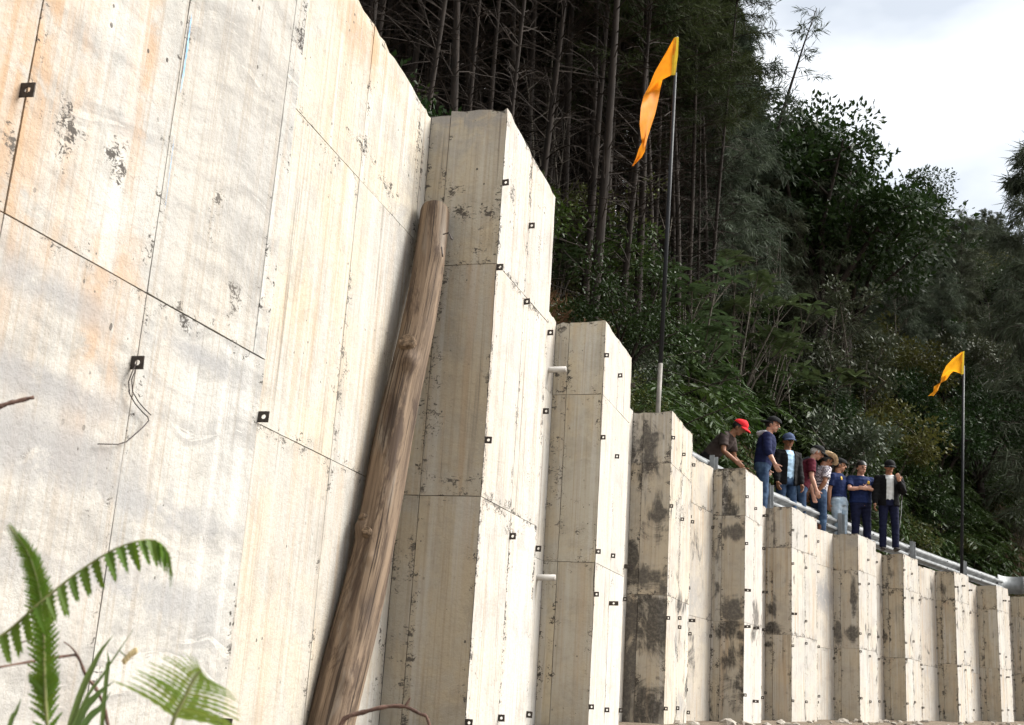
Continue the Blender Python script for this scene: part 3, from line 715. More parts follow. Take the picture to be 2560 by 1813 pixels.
for p in pl2:
    ci = random.randrange(4); hh = (9, 11, 10, 8.5)[ci]; lim = (math.hypot(p.x, p.y) * math.tan(rad(interp(math.degrees(math.atan2(p.x, p.y)), SKY))) + CZ - p.z) / hh * random.uniform(.80, 1.0)
    if lim < .3: continue
    e = put('casuarina_tree', CASU[ci], ('trunk', 'branches', 'crown'), p, random.random() * 6.28, min(lim, random.uniform(.7, 1.3)), (random.gauss(0, .04), random.gauss(0, .04)))
    tag(e, 'grey green feathery tree of the hillside stand beyond the guardrail', 'tree', 'feathery trees on the far hillside')

# broadleaf trees the photograph singles out
B1 = broad_meshes(1, 9.5, 2.3, 9000, .17, M_leafd, M_bark, (.3, 0), 10, 1.0)
B2 = broad_meshes(2, 6.5, 2.2, 8000, .15, M_leafd, M_bark, (.8, 0), 11, .8)
B3 = broad_meshes(3, 4.6, 1.7, 5000, .13, M_leafs, M_bark2, (.1, 0), 8)
B4 = broad_meshes(4, 4.2, 1.5, 4500, .12, M_leafo, M_bark2, (0, 0), 8)
B5 = broad_meshes(5, 5.0, 1.9, 6000, .12, M_leafd, M_bark, (0, 0), 9)
def at_top(px, py, r, H):
    """ground point under a crown whose top shows at (px,py), at horizontal distance r: scale so that the top fits"""
    a, e = azel(px, py); x, y = math.sin(a) * r, math.cos(a) * r; z = hill(x, y); return Vector((x, y, z)), (r * math.tan(e) + CZ - z) / H
def find_r(px, py, H):
    a, e = azel(px, py); r = toe(a) + 1.0
    while r < 110:
        if (hill(math.sin(a) * r, math.cos(a) * r) + H - CZ) / r >= math.tan(e): return r
        r += .4
    return None
def single(name, ms, px, py, r, H, label, rz=0., group=None):
    r = find_r(px, py, H) or r; p, s = at_top(px, py, r, H); return tag(put(name, ms, ('trunk', 'crown'), p, rz, max(.4, s)), label, 'tree', group)
single('broadleaf_tree', B1, 2040, 190, 33, 9.5, 'tall dark broadleaf tree standing against the white sky', 1.0)
single('broadleaf_tree', B1, 1985, 240, 34.5, 9.5, 'dark leafy tree just left of the tall one against the sky', 2.6)
single('broadleaf_tree', B2, 2205, 440, 36, 6.5, 'low spreading dark tree under the sky gap, branches reaching right', 5.9)
single('broadleaf_tree', B5, 2110, 400, 35, 5.0, 'dark rounded tree between the tall dark tree and the spreading one', .4)
single('broadleaf_tree', B3, 2390, 770, 40, 4.6, 'silvery grey leaved tree above the small yellow flag', .5)
single('broadleaf_tree', B4, 2262, 795, 39, 4.2, 'olive rounded small tree left of the silvery tree', 2.5)
for j, (px, py, r) in enumerate(((2130, 780, 35), (1960, 640, 31), (2330, 920, 38), (2080, 940, 33), (2210, 960, 34), (2440, 930, 42), (2510, 720, 55), (2400, 590, 66), (2470, 600, 72), (2340, 640, 62), (2540, 640, 70), (1560, 640, 20))):
    ms, H = [(B3, 4.6), (B4, 4.2), (B5, 5.0)][j % 3]
    e = single('understorey_tree', ms, px, py, r, H, 'small bushy tree of the understorey on the wooded slope', random.random() * 6, 'understorey trees on the slope')
# leaning bare-topped sapling against the sky, and the feathery tree at the right edge
rl = 32.0; lp = [at(1872, 560, rl), at(1900, 470, rl), at(1935, 350, rl), at(1975, 220, rl), at(2010, 110, rl), at(2042, 20, rl)]; gx = ground_at(math.degrees(math.atan2(lp[0].x, lp[0].y)) - .9, rl)
e = empty('leaning_pine', gx); m = MB(); m.tube([Vector((0, 0, -.3))] + [p - gx for p in lp], [.09, .07, .06, .05, .04, .025, .01], 7); m.build('trunk', M_bark, e, True)
random.seed(3); P_ = []; D_ = []; m = MB()
for i in range(26):
    f = random.uniform(1.7, 4.9); k = int(f); q = lp[k].lerp(lp[k + 1], f - k) - gx; dd = Vector((random.uniform(-1, 1), random.uniform(-1, 1), random.uniform(-.1, .5))).normalized(); l_ = random.uniform(.5, 1.6) * (1.25 - f / 6)
    q2 = q + dd * l_ * .6; q3 = q + dd * l_ + Vector((0, 0, -.15)); m.tube([q, q2, q3], [.012, .008, .004], 3, caps=False)
    for j in range(26): P_.append(tuple(q.lerp(q3, random.uniform(.35, 1)))); D_.append(tuple(dd * .5 + Vector((random.gauss(0, .5), random.gauss(0, .5), random.gauss(-.35, .5)))))
m.build('branches', M_twig, e)['kind'] = 'stuff'; P_ = np.array(P_); D_ = np.array(D_); D_ /= np.linalg.norm(D_, axis=1, keepdims=True); n_ = len(P_)
link('crown', quads_mesh('crown', leaves(P_, D_, unit(n_), rng.uniform(.16, .36, n_), rng.uniform(.02, .034, n_)), M_casu), e)
tag(e, 'thin leaning pine sticking out against the white sky', 'tree')
e = put('casuarina_tree', CASU[2], ('trunk', 'branches', 'crown'), ground_at(25.2, 37), 1.0, 1.45, (0, 0)); tag(e, 'feathery tree hanging into the picture at the right edge', 'tree')

# big-leaved plants with whorls of broad pale leaves
def whorl_meshes(i, nst, H, spread, ll):
    random.seed(500 + i); st = MB(); Q = []
    for s_ in range(nst):
        a = random.random() * 6.28; e = Vector((math.cos(a) * spread * random.uniform(.2, 1), math.sin(a) * spread * random.uniform(.2, 1), H * random.uniform(.45, 1)))
        st.tube([(0, 0, -.2), e * .5 + Vector((0, 0, .15)), e], [.035, .022, .011], 6, caps=False)
        for sub in range(3):
            c = e if sub == 0 else e + Vector((random.uniform(-.4, .4), random.uniform(-.4, .4), random.uniform(-.3, .25)))
            if sub: st.tube([e * .8, c], [.011, .008], 5, caps=False)
            n = random.randint(6, 9)
            for j in range(n):
                b = 2 * math.pi * j / n + random.uniform(-.25, .25); d = Vector((math.cos(b), math.sin(b), random.uniform(-.15, .75))).normalized(); l = ll * random.uniform(.7, 1.2); sd_ = d.cross(Vector((0, 0, 1))).normalized(); w = l * .22
                upv = sd_.cross(d); prev = c + d * .02
                for (f0, f1, w0, w1) in ((0, .25, .15, .75), (.25, .6, .75, 1), (.6, .85, 1, .6), (.85, 1.0, .6, .02)):
                    def pt(f): return c + d * l * f - Vector((0, 0, 1)) * (.30 * l * f * f)
                    for sgn in (1, -1):
                        fold = upv * (w * .22)
                        Q.append([pt(f0), pt(f1), pt(f1) + sd_ * sgn * w * w1 + fold * w1, pt(f0) + sd_ * sgn * w * w0 + fold * w0])
    return mesh('stems', st.v, st.f, M_bark2, True), quads_mesh('leaves', np.array([[tuple(p) for p in q] for q in Q]), M_big)
WPOS = []; WI = [0, 0, 0, 1, 1, 1, 1]
WH = [whorl_meshes(0, 15, 3.4, 1.5, .34), whorl_meshes(1, 11, 2.2, 1.1, .34)]
for j, (px, py, r, sc, lab) in enumerate(((1730, 690, 21.3, 1.0, 'broad pale leaved shrub right of the tall flagpole'), (1830, 690, 22.5, 1.05, 'broad pale leaved shrub below the leaning trunk, upper of the clump'),
        (1900, 770, 22.5, 1.0, 'broad pale leaved shrub at the right end of the pale clump'), (1840, 880, 21.5, .8, 'broad pale leaved shrub low in the clump above the red cap'), (1990, 900, 25.6, .8, 'broad pale leaved shrub on thin stems right of the pale clump'),
        (1690, 860, 20.6, .9, 'broad leaved plant touching the foot of the tall flagpole'), (1395, 660, 14.4, .75, 'large pale leaves hanging beside the top of the tallest buttress'))):
    Hh = (3.4, 2.2)[WI[j]]; a, e = azel(px, py); r = find_r(px, py, Hh * sc)
    if j == 6: r = find_r(px, py, .95)
    elif r is None or r > toe(a) + 7: r = toe(a) + 4
    x, y = math.sin(a) * r, math.cos(a) * r; z = hill(x, y); sc = zz = max(.5, (r * math.tan(e) + CZ - z) / Hh); WPOS.append((math.degrees(a), r))
    tag(put('broadleaf_shrub', WH[WI[j]], ('stems', 'leaves'), (x, y, z), j * 1.3, (sc, sc, zz)), lab, 'shrub')

# shrubs
SH = [broad_meshes(20, 1.9, 1.1, 2600, .085, M_leafm, M_bark2, (0, 0), 8), broad_meshes(21, 1.6, 1.2, 2600, .075, M_leafo, M_bark2, (0, 0), 8),
      broad_meshes(22, 2.3, 1.2, 3000, .095, M_leafd, M_bark, (0, 0), 8), broad_meshes(23, 1.5, 1.0, 2200, .07, M_leafs, M_bark2, (0, 0), 7)]
random.seed(5); sl = []; tries = 0
while len(sl) < 165 and tries < 6000:
    tries += 1
    d = random.uniform(-9, 27); r = interp(d, Dt) + .6 + random.random() ** 1.5 * (6.5 if d < 9 else 18)
    if -1 < d < 5.0 and r < interp(d, Dt) + 5.5: continue
    if any(abs(d - wa) < 2.0 and r < wr + .8 for wa, wr in WPOS): continue
    if d < 9 and random.random() < .45: continue
    if d > 20.5 and r < interp(d, Dt) + 7 and random.random() < .7: continue
    p = ground_at(d, r)
    if any((p - q).length < .95 for q in sl): continue
    sl.append(p)
for p in sl:
    e = put('shrub', random.choice(SH), ('stems', 'foliage'), p, random.random() * 6.28, random.uniform(.6, 1.25))
    tag(e, 'leafy shrub of the undergrowth on the slope behind the road', 'shrub', 'shrubs on the slope')

# drooping fern clumps behind the people
def fern_meshes(i, nf_, L_):
    random.seed(600 + i); P = []; D = []; st = MB()
    for f in range(nf_):
        a = random.random() * 6.28; el = random.uniform(.5, 1.3); d = Vector((math.cos(a) * math.cos(el), math.sin(a) * math.cos(el), math.sin(el))); p = Vector((0, 0, 0)); pts = [p]
        for j in range(12):
            d = (d + Vector((0, 0, -.20))).normalized(); p = p + d * L_ / 12 * random.uniform(.8, 1.1); pts.append(p)
            side = d.cross(Vector((0, 0, 1)));
            if side.length > .01:
                side.normalize()
                for s_ in (1, -1):
                    for rep in range(2): P.append(p + d * .04 * rep); D.append(side * s_ * .9 + d * .5 + Vector((0, 0, -.35)))
        st.tube(pts, [.006] * 7 + [.003] * 6, 3, caps=False)
    P = np.array([tuple(p) for p in P]); D = np.array([tuple(p) for p in D]); D /= np.linalg.norm(D, axis=1, keepdims=True); n = len(P)
    return mesh('stalks', st.v, st.f, M_fernd), quads_mesh('fronds', leaves(P, D, unit(n, 2), rng.uniform(.12, .26, n), rng.uniform(.03, .05, n)), M_fernd)
FE = [fern_meshes(0, 42, 1.3), fern_meshes(1, 34, 1.6)]
random.seed(9); fl = []; tries = 0
while len(fl) < 120 and tries < 4000:
    tries += 1
    d = random.uniform(5.2, 22); r = interp(d, Dt) + 1.2 + random.random() ** 1.6 * 6; p = ground_at(d, r)
    if any(abs(d - wa) < 1.2 and r < wr and r > wr - 2.2 for wa, wr in WPOS): continue
    if any((p - q).length < .8 for q in fl): continue
    fl.append(p)
for p in fl:
    tag(put('fern_clump', random.choice(FE), ('stalks', 'fronds'), p + Vector((0, 0, .1)), random.random() * 6, random.uniform(.7, 1.3)), 'drooping fern clump on the bank behind the road', 'fern', 'fern clumps on the bank')

# ground cover, dead fern and sticks
def cover(name, n, dr, rr, mat, l, w, zb, kind_skip=None, up=.0, bright=None):
    P = []
    while len(P) < n:
        d = random.uniform(*dr); r = interp(d, Dt) + rr[0] + random.random() ** 1.3 * (rr[1] - rr[0])
        p = ground_at(d, r); P.append((p.x, p.y, p.z + random.random() * up))
    P = np.array(P); d = unit(n, zb, .6); Q = leaves(P, d, unit(n), rng.uniform(.6, 1.3, n) * l, rng.uniform(.6, 1.3, n) * w)
    return tag(link(name, quads_mesh(name, Q, mat)), kind='stuff')
tag(cover('undergrowth', 42000, (-10, 28), (0, 24), M_leafo, .16, .05, .7, up=.45), 'low tangled green undergrowth covering the slope', 'undergrowth')
tag(cover('dead_fern_litter', 30000, (-2, 6), (-.6, 5.5), M_dry, .28, .02, .5, up=.35), 'brown dead fern litter on the bank behind the wall', 'litter')
tag(cover('dry_grass', 16000, (20, 28), (-.5, 12), M_drystraw, .30, .022, .6, up=.15), 'dry straw and cut brush on the bank at the right', 'dry grass')
m = MB()
for i in range(420):
    d = random.uniform(-2, 28); r = interp(d, Dt) + random.random() * 16; p = ground_at(d, r) + Vector((0, 0, .15)); a = random.random() * 6.28; q = Vector((math.cos(a), math.sin(a), random.uniform(-.2, .9))).normalized(); l = random.uniform(.6, 2.2)
    m.tube([p, p + q * l * .5 + Vector((0, 0, .08)), p + q * l], [.014, .010, .005], 4, caps=False)
tag(tag(m.build('dead_sticks', M_twig), kind='stuff'), 'dead sticks and vines lying across the slope', 'sticks')
# bare saplings
random.seed(31)
sm = []
for i in range(4):
    m = MB(); H = random.uniform(4, 6); pts = [Vector((math.sin(j * .9 + i) * .06, math.cos(j * .7 + i) * .06, H * j / 8 - .2)) for j in range(9)]
    m.tube(pts, [.035 * (1 - j / 10) for j in range(9)], 6)
    for b in range(14):
        j = random.randint(3, 7); a = random.random() * 6.28; q = pts[j]; e2 = q + Vector((math.cos(a), math.sin(a), .8)) * random.uniform(.3, .9); m.tube([q, q.lerp(e2, .5), e2], [.012, .009, .004], 3, caps=False)
    sm.append(mesh('bare_sapling', m.v, m.f, M_bark2, True))
for i in range(46):
    d = random.uniform(0, 26); r = interp(d, Dt) + 2 + random.random() * 11; p = ground_at(d, r)
    o = link('bare_sapling', random.choice(sm)); o.location = p; o.rotation_euler = (random.gauss(0, .08), random.gauss(0, .08), random.random() * 6); o.scale = [random.uniform(.7, 1.2)] * 3
    tag(o, 'thin bare pale sapling stem on the slope', 'sapling', 'bare saplings on the slope')

# ================================================================ LOG, FLAGS, GUARDRAIL
t = NT('weathered_wood', .8, .2); o_ = t.uv(); g1 = t.noise(t.map(o_, (26, 1.1, 1)), 1.0, 6, .65, .4); g2 = t.noise(t.map(o_, (5, 1.2, 1)), 1.0, 5, .6, .5)
c = t.mix(t.ramp(g1, .34, .66), (.090, .062, .042), (.215, .155, .105)); c = t.mix(t.ramp(g2, .50, .66, 0, .75), c, (.050, .038, .032)); c = t.mix(t.ramp(g2, .32, .44, .75, 0), c, (.215, .19, .16)); c = t.mix(t.ramp(t.noise(t.map(o_, (11, 2.2, 1)), 1.0, 6, .72, .6), .48, .60, 0, .8), c, (.050, .033, .024))
c = t.mix(t.ramp(t.noise(t.map(o_, (60, 1.2, 1)), 1.0, 4), .56, .64, 0, .9), c, (.030, .020, .014)); t.color(c); t.bump(t.math('ADD', g1, t.math('MULTIPLY', g2, .6)), .7, .012); M_wood = t.m
M_cut = simple('sawn_end', (.40, .29, .18), .8, .2, .3, 20)
def touch(px, py, gap):
    """distance at which a pixel's ray comes within gap of the bay wall or of the buttress side"""
    a, _ = azel(px, py); q = dirv(a); n1 = dirv(AZ[1] + math.pi / 2); n2 = -dirv(AZ[2])
    return min((I[2].dot(n1) + gap) / q.dot(n1), (O[2].dot(n2) + gap) / q.dot(n2))
ptop = at(1090, 522, touch(1090, 522, .088)); pbot = at(838, 1830, touch(838, 1830, .14))
pbot = pbot + (pbot - ptop).normalized() * .12
ax = (pbot - ptop); LL_ = ax.length; ax.normalize(); sx = ax.cross(Vector((0, 1, 0))).normalized(); sy = ax.cross(sx)
V = []; UV = []; F = []; n = 40; ns = 110; vv = -(ptop.lerp(pbot, .3) - Vector((0, 0, CZ))); KA = math.atan2(vv.dot(sy), vv.dot(sx))
knots = [(.345, KA, .055, .040), (.645, KA + .9, .05, .028), (.70, KA, .028, .02), (.89, KA - .3, .05, .014), (.12, KA - .7, .06, .012)]
lg = tag(empty('timber_log', (pbot.x, pbot.y, pbot.z)), 'weathered round timber log leaning against the wall beside the tallest buttress', 'log')
for i in range(ns + 1):
    f = i / ns; rb = lerp(.080, .107, f); c0 = ptop.lerp(pbot, f) + sx * (.022 * math.sin(f * 4.6) + .010 * math.sin(f * 11)) + sy * .006 * math.sin(f * 7)
    for k in range(n + 1):
        th = 2 * math.pi * k / n; r = rb * (1 + .085 * noise.noise((math.cos(th) * 1.4, math.sin(th) * 1.4, f * 5)) + .02 * noise.noise((math.cos(th) * 6, math.sin(th) * 6, f * 9)))
        for (kf, kt, kw, kh) in knots:
            da = (th - (kt % 6.283) + math.pi) % (2 * math.pi) - math.pi; q = ((f - kf) * LL_ / kw) ** 2 + (da * rb / (kw * .8)) ** 2; r += kh * math.exp(-q * 1.6)
        crk = ((th - 5.6 - .25 * math.sin(f * 5) + math.pi) % (2 * math.pi) - math.pi)
        if .15 < f < .98 and abs(crk) < .05: r -= .006
        if i == 0: r *= .93
        V.append(c0 + sx * r * math.cos(th) + sy * r * math.sin(th) - pbot); UV.append((th * .09, f * LL_))
for i in range(ns):
    for k in range(n): a = i * (n + 1) + k; F.append((a, a + n + 1, a + n + 2, a + 1))
link('shaft', mesh('shaft', V, F, M_wood, True, UV), lg)
link('sawn_end', mesh('sawn_end', [V[k] for k in range(n)] + [ptop - ax * .012 - pbot], [(k, (k + 1) % n, n) for k in range(n)], M_cut), lg)
V2 = [V[ns * (n + 1) + k] for k in range(n)]; link('foot_end', mesh('foot_end', V2, [tuple(range(n))], M_cut), lg)
# sawn-off branch stubs
M_stub = simple('branch_stub', (.115, .080, .052), .9, .15, .5, 45, 0, .6)
for (r1, ln_, px, py) in ((.042, .020, 1008, 884), (.022, .012, 905, 1358), (.020, .012, 872, 1320)):
    f = min((i / 200 for i in range(201)), key=lambda q: abs((lambda v: math.atan2(v.z - CZ, math.hypot(v.x, v.y)))(ptop.lerp(pbot, q)) - azel(px, py)[1]))
    c0 = ptop.lerp(pbot, f) + sx * (.022 * math.sin(f * 4.6) + .010 * math.sin(f * 11)); tgt = at(px, py, math.hypot(c0.x, c0.y) - .12); dk = (Vector((0, 0, CZ)) - c0).normalized() * .12 + (at(px, py, math.hypot(c0.x, c0.y)) - c0); dk = (dk - ax * dk.dot(ax)).normalized() - ax * .25; dk.normalize()
    rb = lerp(.080, .107, f); m = MB(); q = c0 - pbot; m.tube([q + dk * rb * .55, q + dk * rb * .95, q + dk * (rb + ln_), q + dk * (rb + ln_ + .003)], [r1 * 1.35, r1 * 1.15, r1, r1 * .8], 18, True, None, .05); m.build('branch_stub', M_stub, lg, False)
# bent nails
for (q, w_) in (((1108, 586), ((1122, 582), (1128, 596), (1132, 600))), ((1104, 618), ((1106, 634), (1107, 642)))):
    m = MB(); dd = 5.35 * S; pts = [at(q[0], q[1], dd + .05)] + [at(x, y, dd) for x, y in w_]; m.tube([p - pbot for p in pts], .0035, 6); o = m.build('bent_nail', M_wire, lg, True)

# flags
def flagmat(name, col):
    t = NT(name, .6, .2); c = t.mix(t.ramp(t.noise(t.obj(), 14, 4), .3, .7), tuple(x * .88 for x in col), col); t.color(c)
    tr = t.n('ShaderNodeBsdfTranslucent'); t.l(c, tr.inputs[0]); ms = t.n('ShaderNodeMixShader'); ms.inputs[0].default_value = .45
    t.l(t.b.outputs[0], ms.inputs[1]); t.l(tr.outputs[0], ms.inputs[2]); t.l(ms.outputs[0], t.t.nodes['Material Output'].inputs[0]); return t.m
M_flag = flagmat('orange_nylon', (.85, .30, .015)); M_flag2 = flagmat('yellow_orange_nylon', (.88, .40, .02)); M_sleeve = flagmat('yellow_sleeve', (.85, .62, .05))
M_pole = simple('black_pole', (.012, .013, .016), .55, .25, .2, 4); M_polew = simple('worn_grey_pole', (.17, .155, .135), .6, .3, .3, 12)
def flagpole(name, base_px, top_px, d, rr, label):
    b = at(*base_px, d); tp_ = at(*top_px, d); b.z = min(b.z, ROADZ) - .35
    e = tag(empty(name, b), label, 'flagpole'); return e, b, tp_
e1, b1, t1 = flagpole('flagpole', (1643, 1024), (1693, 92), 12.35, .02, 'tall black flagpole with a grey worn foot behind the buttresses')
j = b1.lerp(t1, .20); m = MB(); m.tube([b1 - b1, j - b1], [.026, .025], 12); m.build('lower_section', M_polew, e1, True)
m = MB(); m.tube([b1.lerp(t1, .155) - b1, b1.lerp(t1, .6) - b1, b1.lerp(t1, .905) - b1], [.024, .022, .018], 12); m.build('upper_section', M_pole, e1, True)
m = MB(); m.tube([b1.lerp(t1, .9) - b1, t1 - b1], [.012, .010], 8); m.build('tip_rod', M_polew, e1, True)
def cloth(name, rows, d, mat, parent, base, amp=.05, sub=6, thick=.0015):
    """rows: list of (left px, right px) points; free cloth hanging through these lines, folding in depth"""
    V = []; F = []; nu = 14; R_ = []
    n = (len(rows) - 1) * sub
    for i in range(n + 1):
        t_ = i / sub; a = min(int(t_), len(rows) - 2); f = t_ - a
        l0, r0_, dl0, dr0 = rows[a]; l1, r1, dl1, dr1 = rows[a + 1]
        l = (lerp(l0[0], l1[0], f), lerp(l0[1], l1[1], f)); r = (lerp(r0_[0], r1[0], f), lerp(r0_[1], r1[1], f)); dl = lerp(dl0, dl1, f); dr = lerp(dr0, dr1, f)
        for k in range(nu + 1):
            s_ = k / nu; x = lerp(l[0], r[0], s_); y = lerp(l[1], r[1], s_); dd = d + lerp(dl, dr, s_) + amp * (.6 * math.sin(s_ * 5 + i * .16) * (1 - .3 * s_) + .35 * noise.noise((s_ * 3, i * .16, 4))) * min(1, i / 4) * min(1, (1 - s_) * 4)
            V.append(at(x, y, dd) - base)
    for i in range(n):
        for k in range(nu): a = i * (nu + 1) + k; F.append((a, a + 1, a + nu + 2, a + nu + 1))
    return link(name, mesh(name, V, F, mat, True), parent)
fl_ = tag(empty('feather_flag', t1), 'large orange pennant flag hanging from the tall black pole', 'flag', None)
cloth('sleeve', [((1687, 93), (1697, 93), 0, 0), ((1681, 140), (1695, 140), 0, 0), ((1678, 188), (1688, 188), 0, 0)], 12.33, M_sleeve, fl_, t1, .004)
cloth('cloth', [((1685, 95), (1691, 94), 0, 0), ((1660, 140), (1688, 140), .10, 0), ((1637, 180), (1682, 186), .22, 0), ((1624, 212), (1656, 200), .30, .10), ((1609, 240), (1651, 222), .26, .34), ((1602, 270), (1646, 250), .05, .38), ((1599, 310), (1638, 285), -.05, .36),
      ((1602, 338), (1625, 325), .05, .28), ((1605, 356), (1617, 352), .16, .2), ((1597, 372), (1612, 380), .22, .12), ((1590, 395), (1604, 394), .2, .14), ((1580, 416), (1583, 415), .18, .18)], 12.33, M_flag, fl_, t1, .05)
e2, b2, t2 = flagpole('flagpole', (2401, 1420), (2409, 880), 26.9, .02, 'thin black flagpole standing behind the far buttresses at the right')
m = MB(); m.tube([b2 - b2, (t2 - b2) * .94], [.034, .028], 10); m.build('shaft', M_pole, e2, True); m = MB(); m.tube([(t2 - b2) * .93, t2 - b2], [.016, .012], 8); m.build('tip_rod', M_polew, e2, True)
f2 = tag(empty('pennant_flag', t2), 'small yellow and orange pennant flag on the far pole', 'flag')
cloth('sleeve', [((2404, 880), (2411, 878), 0, 0), ((2402, 937), (2409, 935), 0, 0)], 26.85, M_sleeve, f2, t2, .003)
cloth('cloth', [((2404, 880), (2407, 879), 0, 0), ((2383, 896), (2406, 905), .1, 0), ((2366, 914), (2405, 936), .3, 0), ((2359, 927), (2385, 928), .5, .2), ((2353, 943), (2377, 934), .6, .35), ((2351, 957), (2366, 950), .4, .5), ((2335, 966), (2352, 958), .2, .4), ((2333, 980), (2345, 976), .3, .3), ((2320, 990), (2334, 990), .3, .3)], 26.85, M_flag2, f2, t2, .12)

# guardrail
M_galv = simple('galvanised_steel', (.25, .26, .265), .6, .4, .25, 5, .3)
RZ = ROADZ + .60
def rail_pt(px, py, z):
    a, e = azel(px, py); d = (z - CZ) / math.tan(e); return Vector((math.sin(a) * d, math.cos(a) * d, 0))
tops = [(1700, 1112), (1752, 1143), (1797, 1168), (1925, 1229), (2000, 1262), (2087, 1291), (2177, 1327), (2290, 1370), (2385, 1405), (2450, 1428), (2500, 1446)]
line = [rail_pt(x, y, RZ) for x, y in tops]
line = [line[0] - (line[1] - line[0]).normalized() * 3] + line
def resample(P, step):
    out_ = [P[0]]; 
    for a, b in zip(P, P[1:]):
        n_ = max(1, int((b - a).length / step))
        for i in range(1, n_ + 1): out_.append(a.lerp(b, i / n_))
    return out_
for _ in range(3): line = [line[0]] + [(a + 2 * b + c_) / 4 for a, b, c_ in zip(line, line[1:], line[2:])] + [line[-1]]
line = resample(line, .4)
prof = [(0, 0), (.0, -.02), (.028, -.045), (.078, -.062), (.083, -.085), (.078, -.108), (.028, -.128), (.0, -.150), (.0, -.165), (.028, -.187), (.078, -.207), (.083, -.23), (.078, -.253), (.028, -.272), (0, -.295), (0, -.315)]
prof = prof + [(a - .006, b) for a, b in prof[::-1]]
gl = tag(empty('guardrail', line[-1] + Vector((0, 0, ROADZ))), 'galvanised steel guardrail running along the top of the wall', 'guardrail')
g0 = line[-1] + Vector((0, 0, ROADZ))
seg = []; 
def rail_beam(pts, z):
    V = []; F = []; n_ = len(prof)
    for i, p in enumerate(pts):
        t_ = (pts[min(i + 1, len(pts) - 1)] - pts[max(0, i - 1)]).normalized(); nn = Vector((t_.y, -t_.x, 0))
        for (a, b) in prof: V.append(p + nn * (a) + Vector((0, 0, z + b)) - g0)
    for i in range(len(pts) - 1):
        for k in range(n_): F.append((i*n_+k, i*n_+(k+1) % n_, (i+1)*n_+(k+1) % n_, (i+1)*n_+k))
    me = mesh('rail_beam', V, F, M_galv); bm = bmesh.new(); bm.from_mesh(me); bmesh.ops.recalc_face_normals(bm, faces=bm.faces); bm.to_mesh(me); bm.free()
    return link('rail_beam', me, gl)
i = 0
while i < len(line) - 1: rail_beam(line[i:i + 11], RZ); i += 10
def near_line(px, py):
    a, _ = azel(px, py); return min(line, key=lambda p: abs(math.atan2(p.x, p.y) - a)), a
def post(p, zt, wd=.15):
    t_ = min(range(len(line)), key=lambda i: (line[i] - p).length); t_ = (line[min(t_ + 1, len(line) - 1)] - line[max(0, t_ - 1)]).normalized(); nn = Vector((t_.y, -t_.x, 0)); m = MB()
    # C-section: web and two flanges
    for (u0_, u1, n0, n1) in ((-wd / 2, wd / 2, .088, .094), (-wd / 2, -wd / 2 + .006, .094, .16), (wd / 2 - .006, wd / 2, .094, .16)):
        c = [p + t_ * u + nn * q for (u, q) in ((u0_, n0), (u1, n0), (u1, n1), (u0_, n1))]
        m.add([v + Vector((0, 0, ROADZ - .3)) - g0 for v in c] + [v + Vector((0, 0, zt)) - g0 for v in c], [(0, 3, 2, 1), (4, 5, 6, 7), (0, 1, 5, 4), (1, 2, 6, 5), (2, 3, 7, 6), (3, 0, 4, 7)])
    return m.build('post', M_galv, gl)
def line_at(px):
    a, _ = azel(px, 1350)
    for p, q in zip(line, line[1:]):
        a0, a1 = math.atan2(p.x, p.y), math.atan2(q.x, q.y)
        if a0 <= a <= a1: return p.lerp(q, (a - a0) / (a1 - a0))
    return line[-1]
for px in (2087, 2266, 2394): post(line_at(px), RZ + .05)
post(line_at(1905), RZ + .03); post(line_at(1760), RZ + .03)
# flared end piece
e_ = line[-1]; tdir = (line[-1] - line[-4]).normalized(); nn = Vector((tdir.y, -tdir.x, 0)); pts = [e_ - tdir * .35]
for i in range(9): th = i / 8 * 2.4; pts.append(e_ + tdir * (.26 * math.sin(th)) + nn * (.0 + .26 * (1 - math.cos(th))))
V = []; F = []
for p in pts:
    for z in (RZ + .06, RZ - .36): V.append(p + Vector((0, 0, z)) + nn * .05 - g0)
for i in range(len(pts) - 1): F.append((2*i, 2*i+1, 2*i+3, 2*i+2))
ob = link('end_terminal', mesh('end_terminal', V, F, M_galv, True), gl); md = ob.modifiers.new('s', 'SOLIDIFY'); md.thickness = .006
m = MB(); 
for i in range(0, len(line) - 1, 5):
    p = line[i]; t_ = (line[i + 1] - line[i]).normalized(); nn = Vector((t_.y, -t_.x, 0))
    for z in (RZ - .085, RZ - .23): m.ball(p + nn * .086 + Vector((0, 0, z)) - g0, .014, 6, 4)
m.build('bolt_heads', M_steel, gl)['kind'] = 'stuff'

# ================================================================ FOREGROUND PLANTS
M_fern = leafmat('fern_green', (.085, .165, .014), .5, .3, .45, .3); M_fernp = leafmat('fern_pale', (.21, .32, .06), .5, .3, .45, .2); M_rach = simple('fern_stalk', (.16, .17, .06), .6, .3, .3, 40)
M_grass = leafmat('grass_blade', (.09, .15, .04), .5, .4, .4, .2); M_seed = leafmat('grass_seed', (.55, .50, .30), .7, .2, .4, .2); M_stick = simple('brown_twig', (.11, .065, .05), .8, .2, .4, 60, 0, .4)
def ctrl(P, n_):
    """Catmull-Rom through points"""
    P = [2 * P[0] - P[1]] + P + [2 * P[-1] - P[-2]]; out_ = []
    for i in range(n_ + 1):
        t_ = i / n_ * (len(P) - 3); k = min(int(t_), len(P) - 4); f = t_ - k; a, b, c_, d_ = P[k:k + 4]
        out_.append(.5 * ((2 * b) + (c_ - a) * f + (2 * a - 5 * b + 4 * c_ - d_) * f * f + (3 * b - a - 3 * c_ + d_) * f ** 3))
    return out_
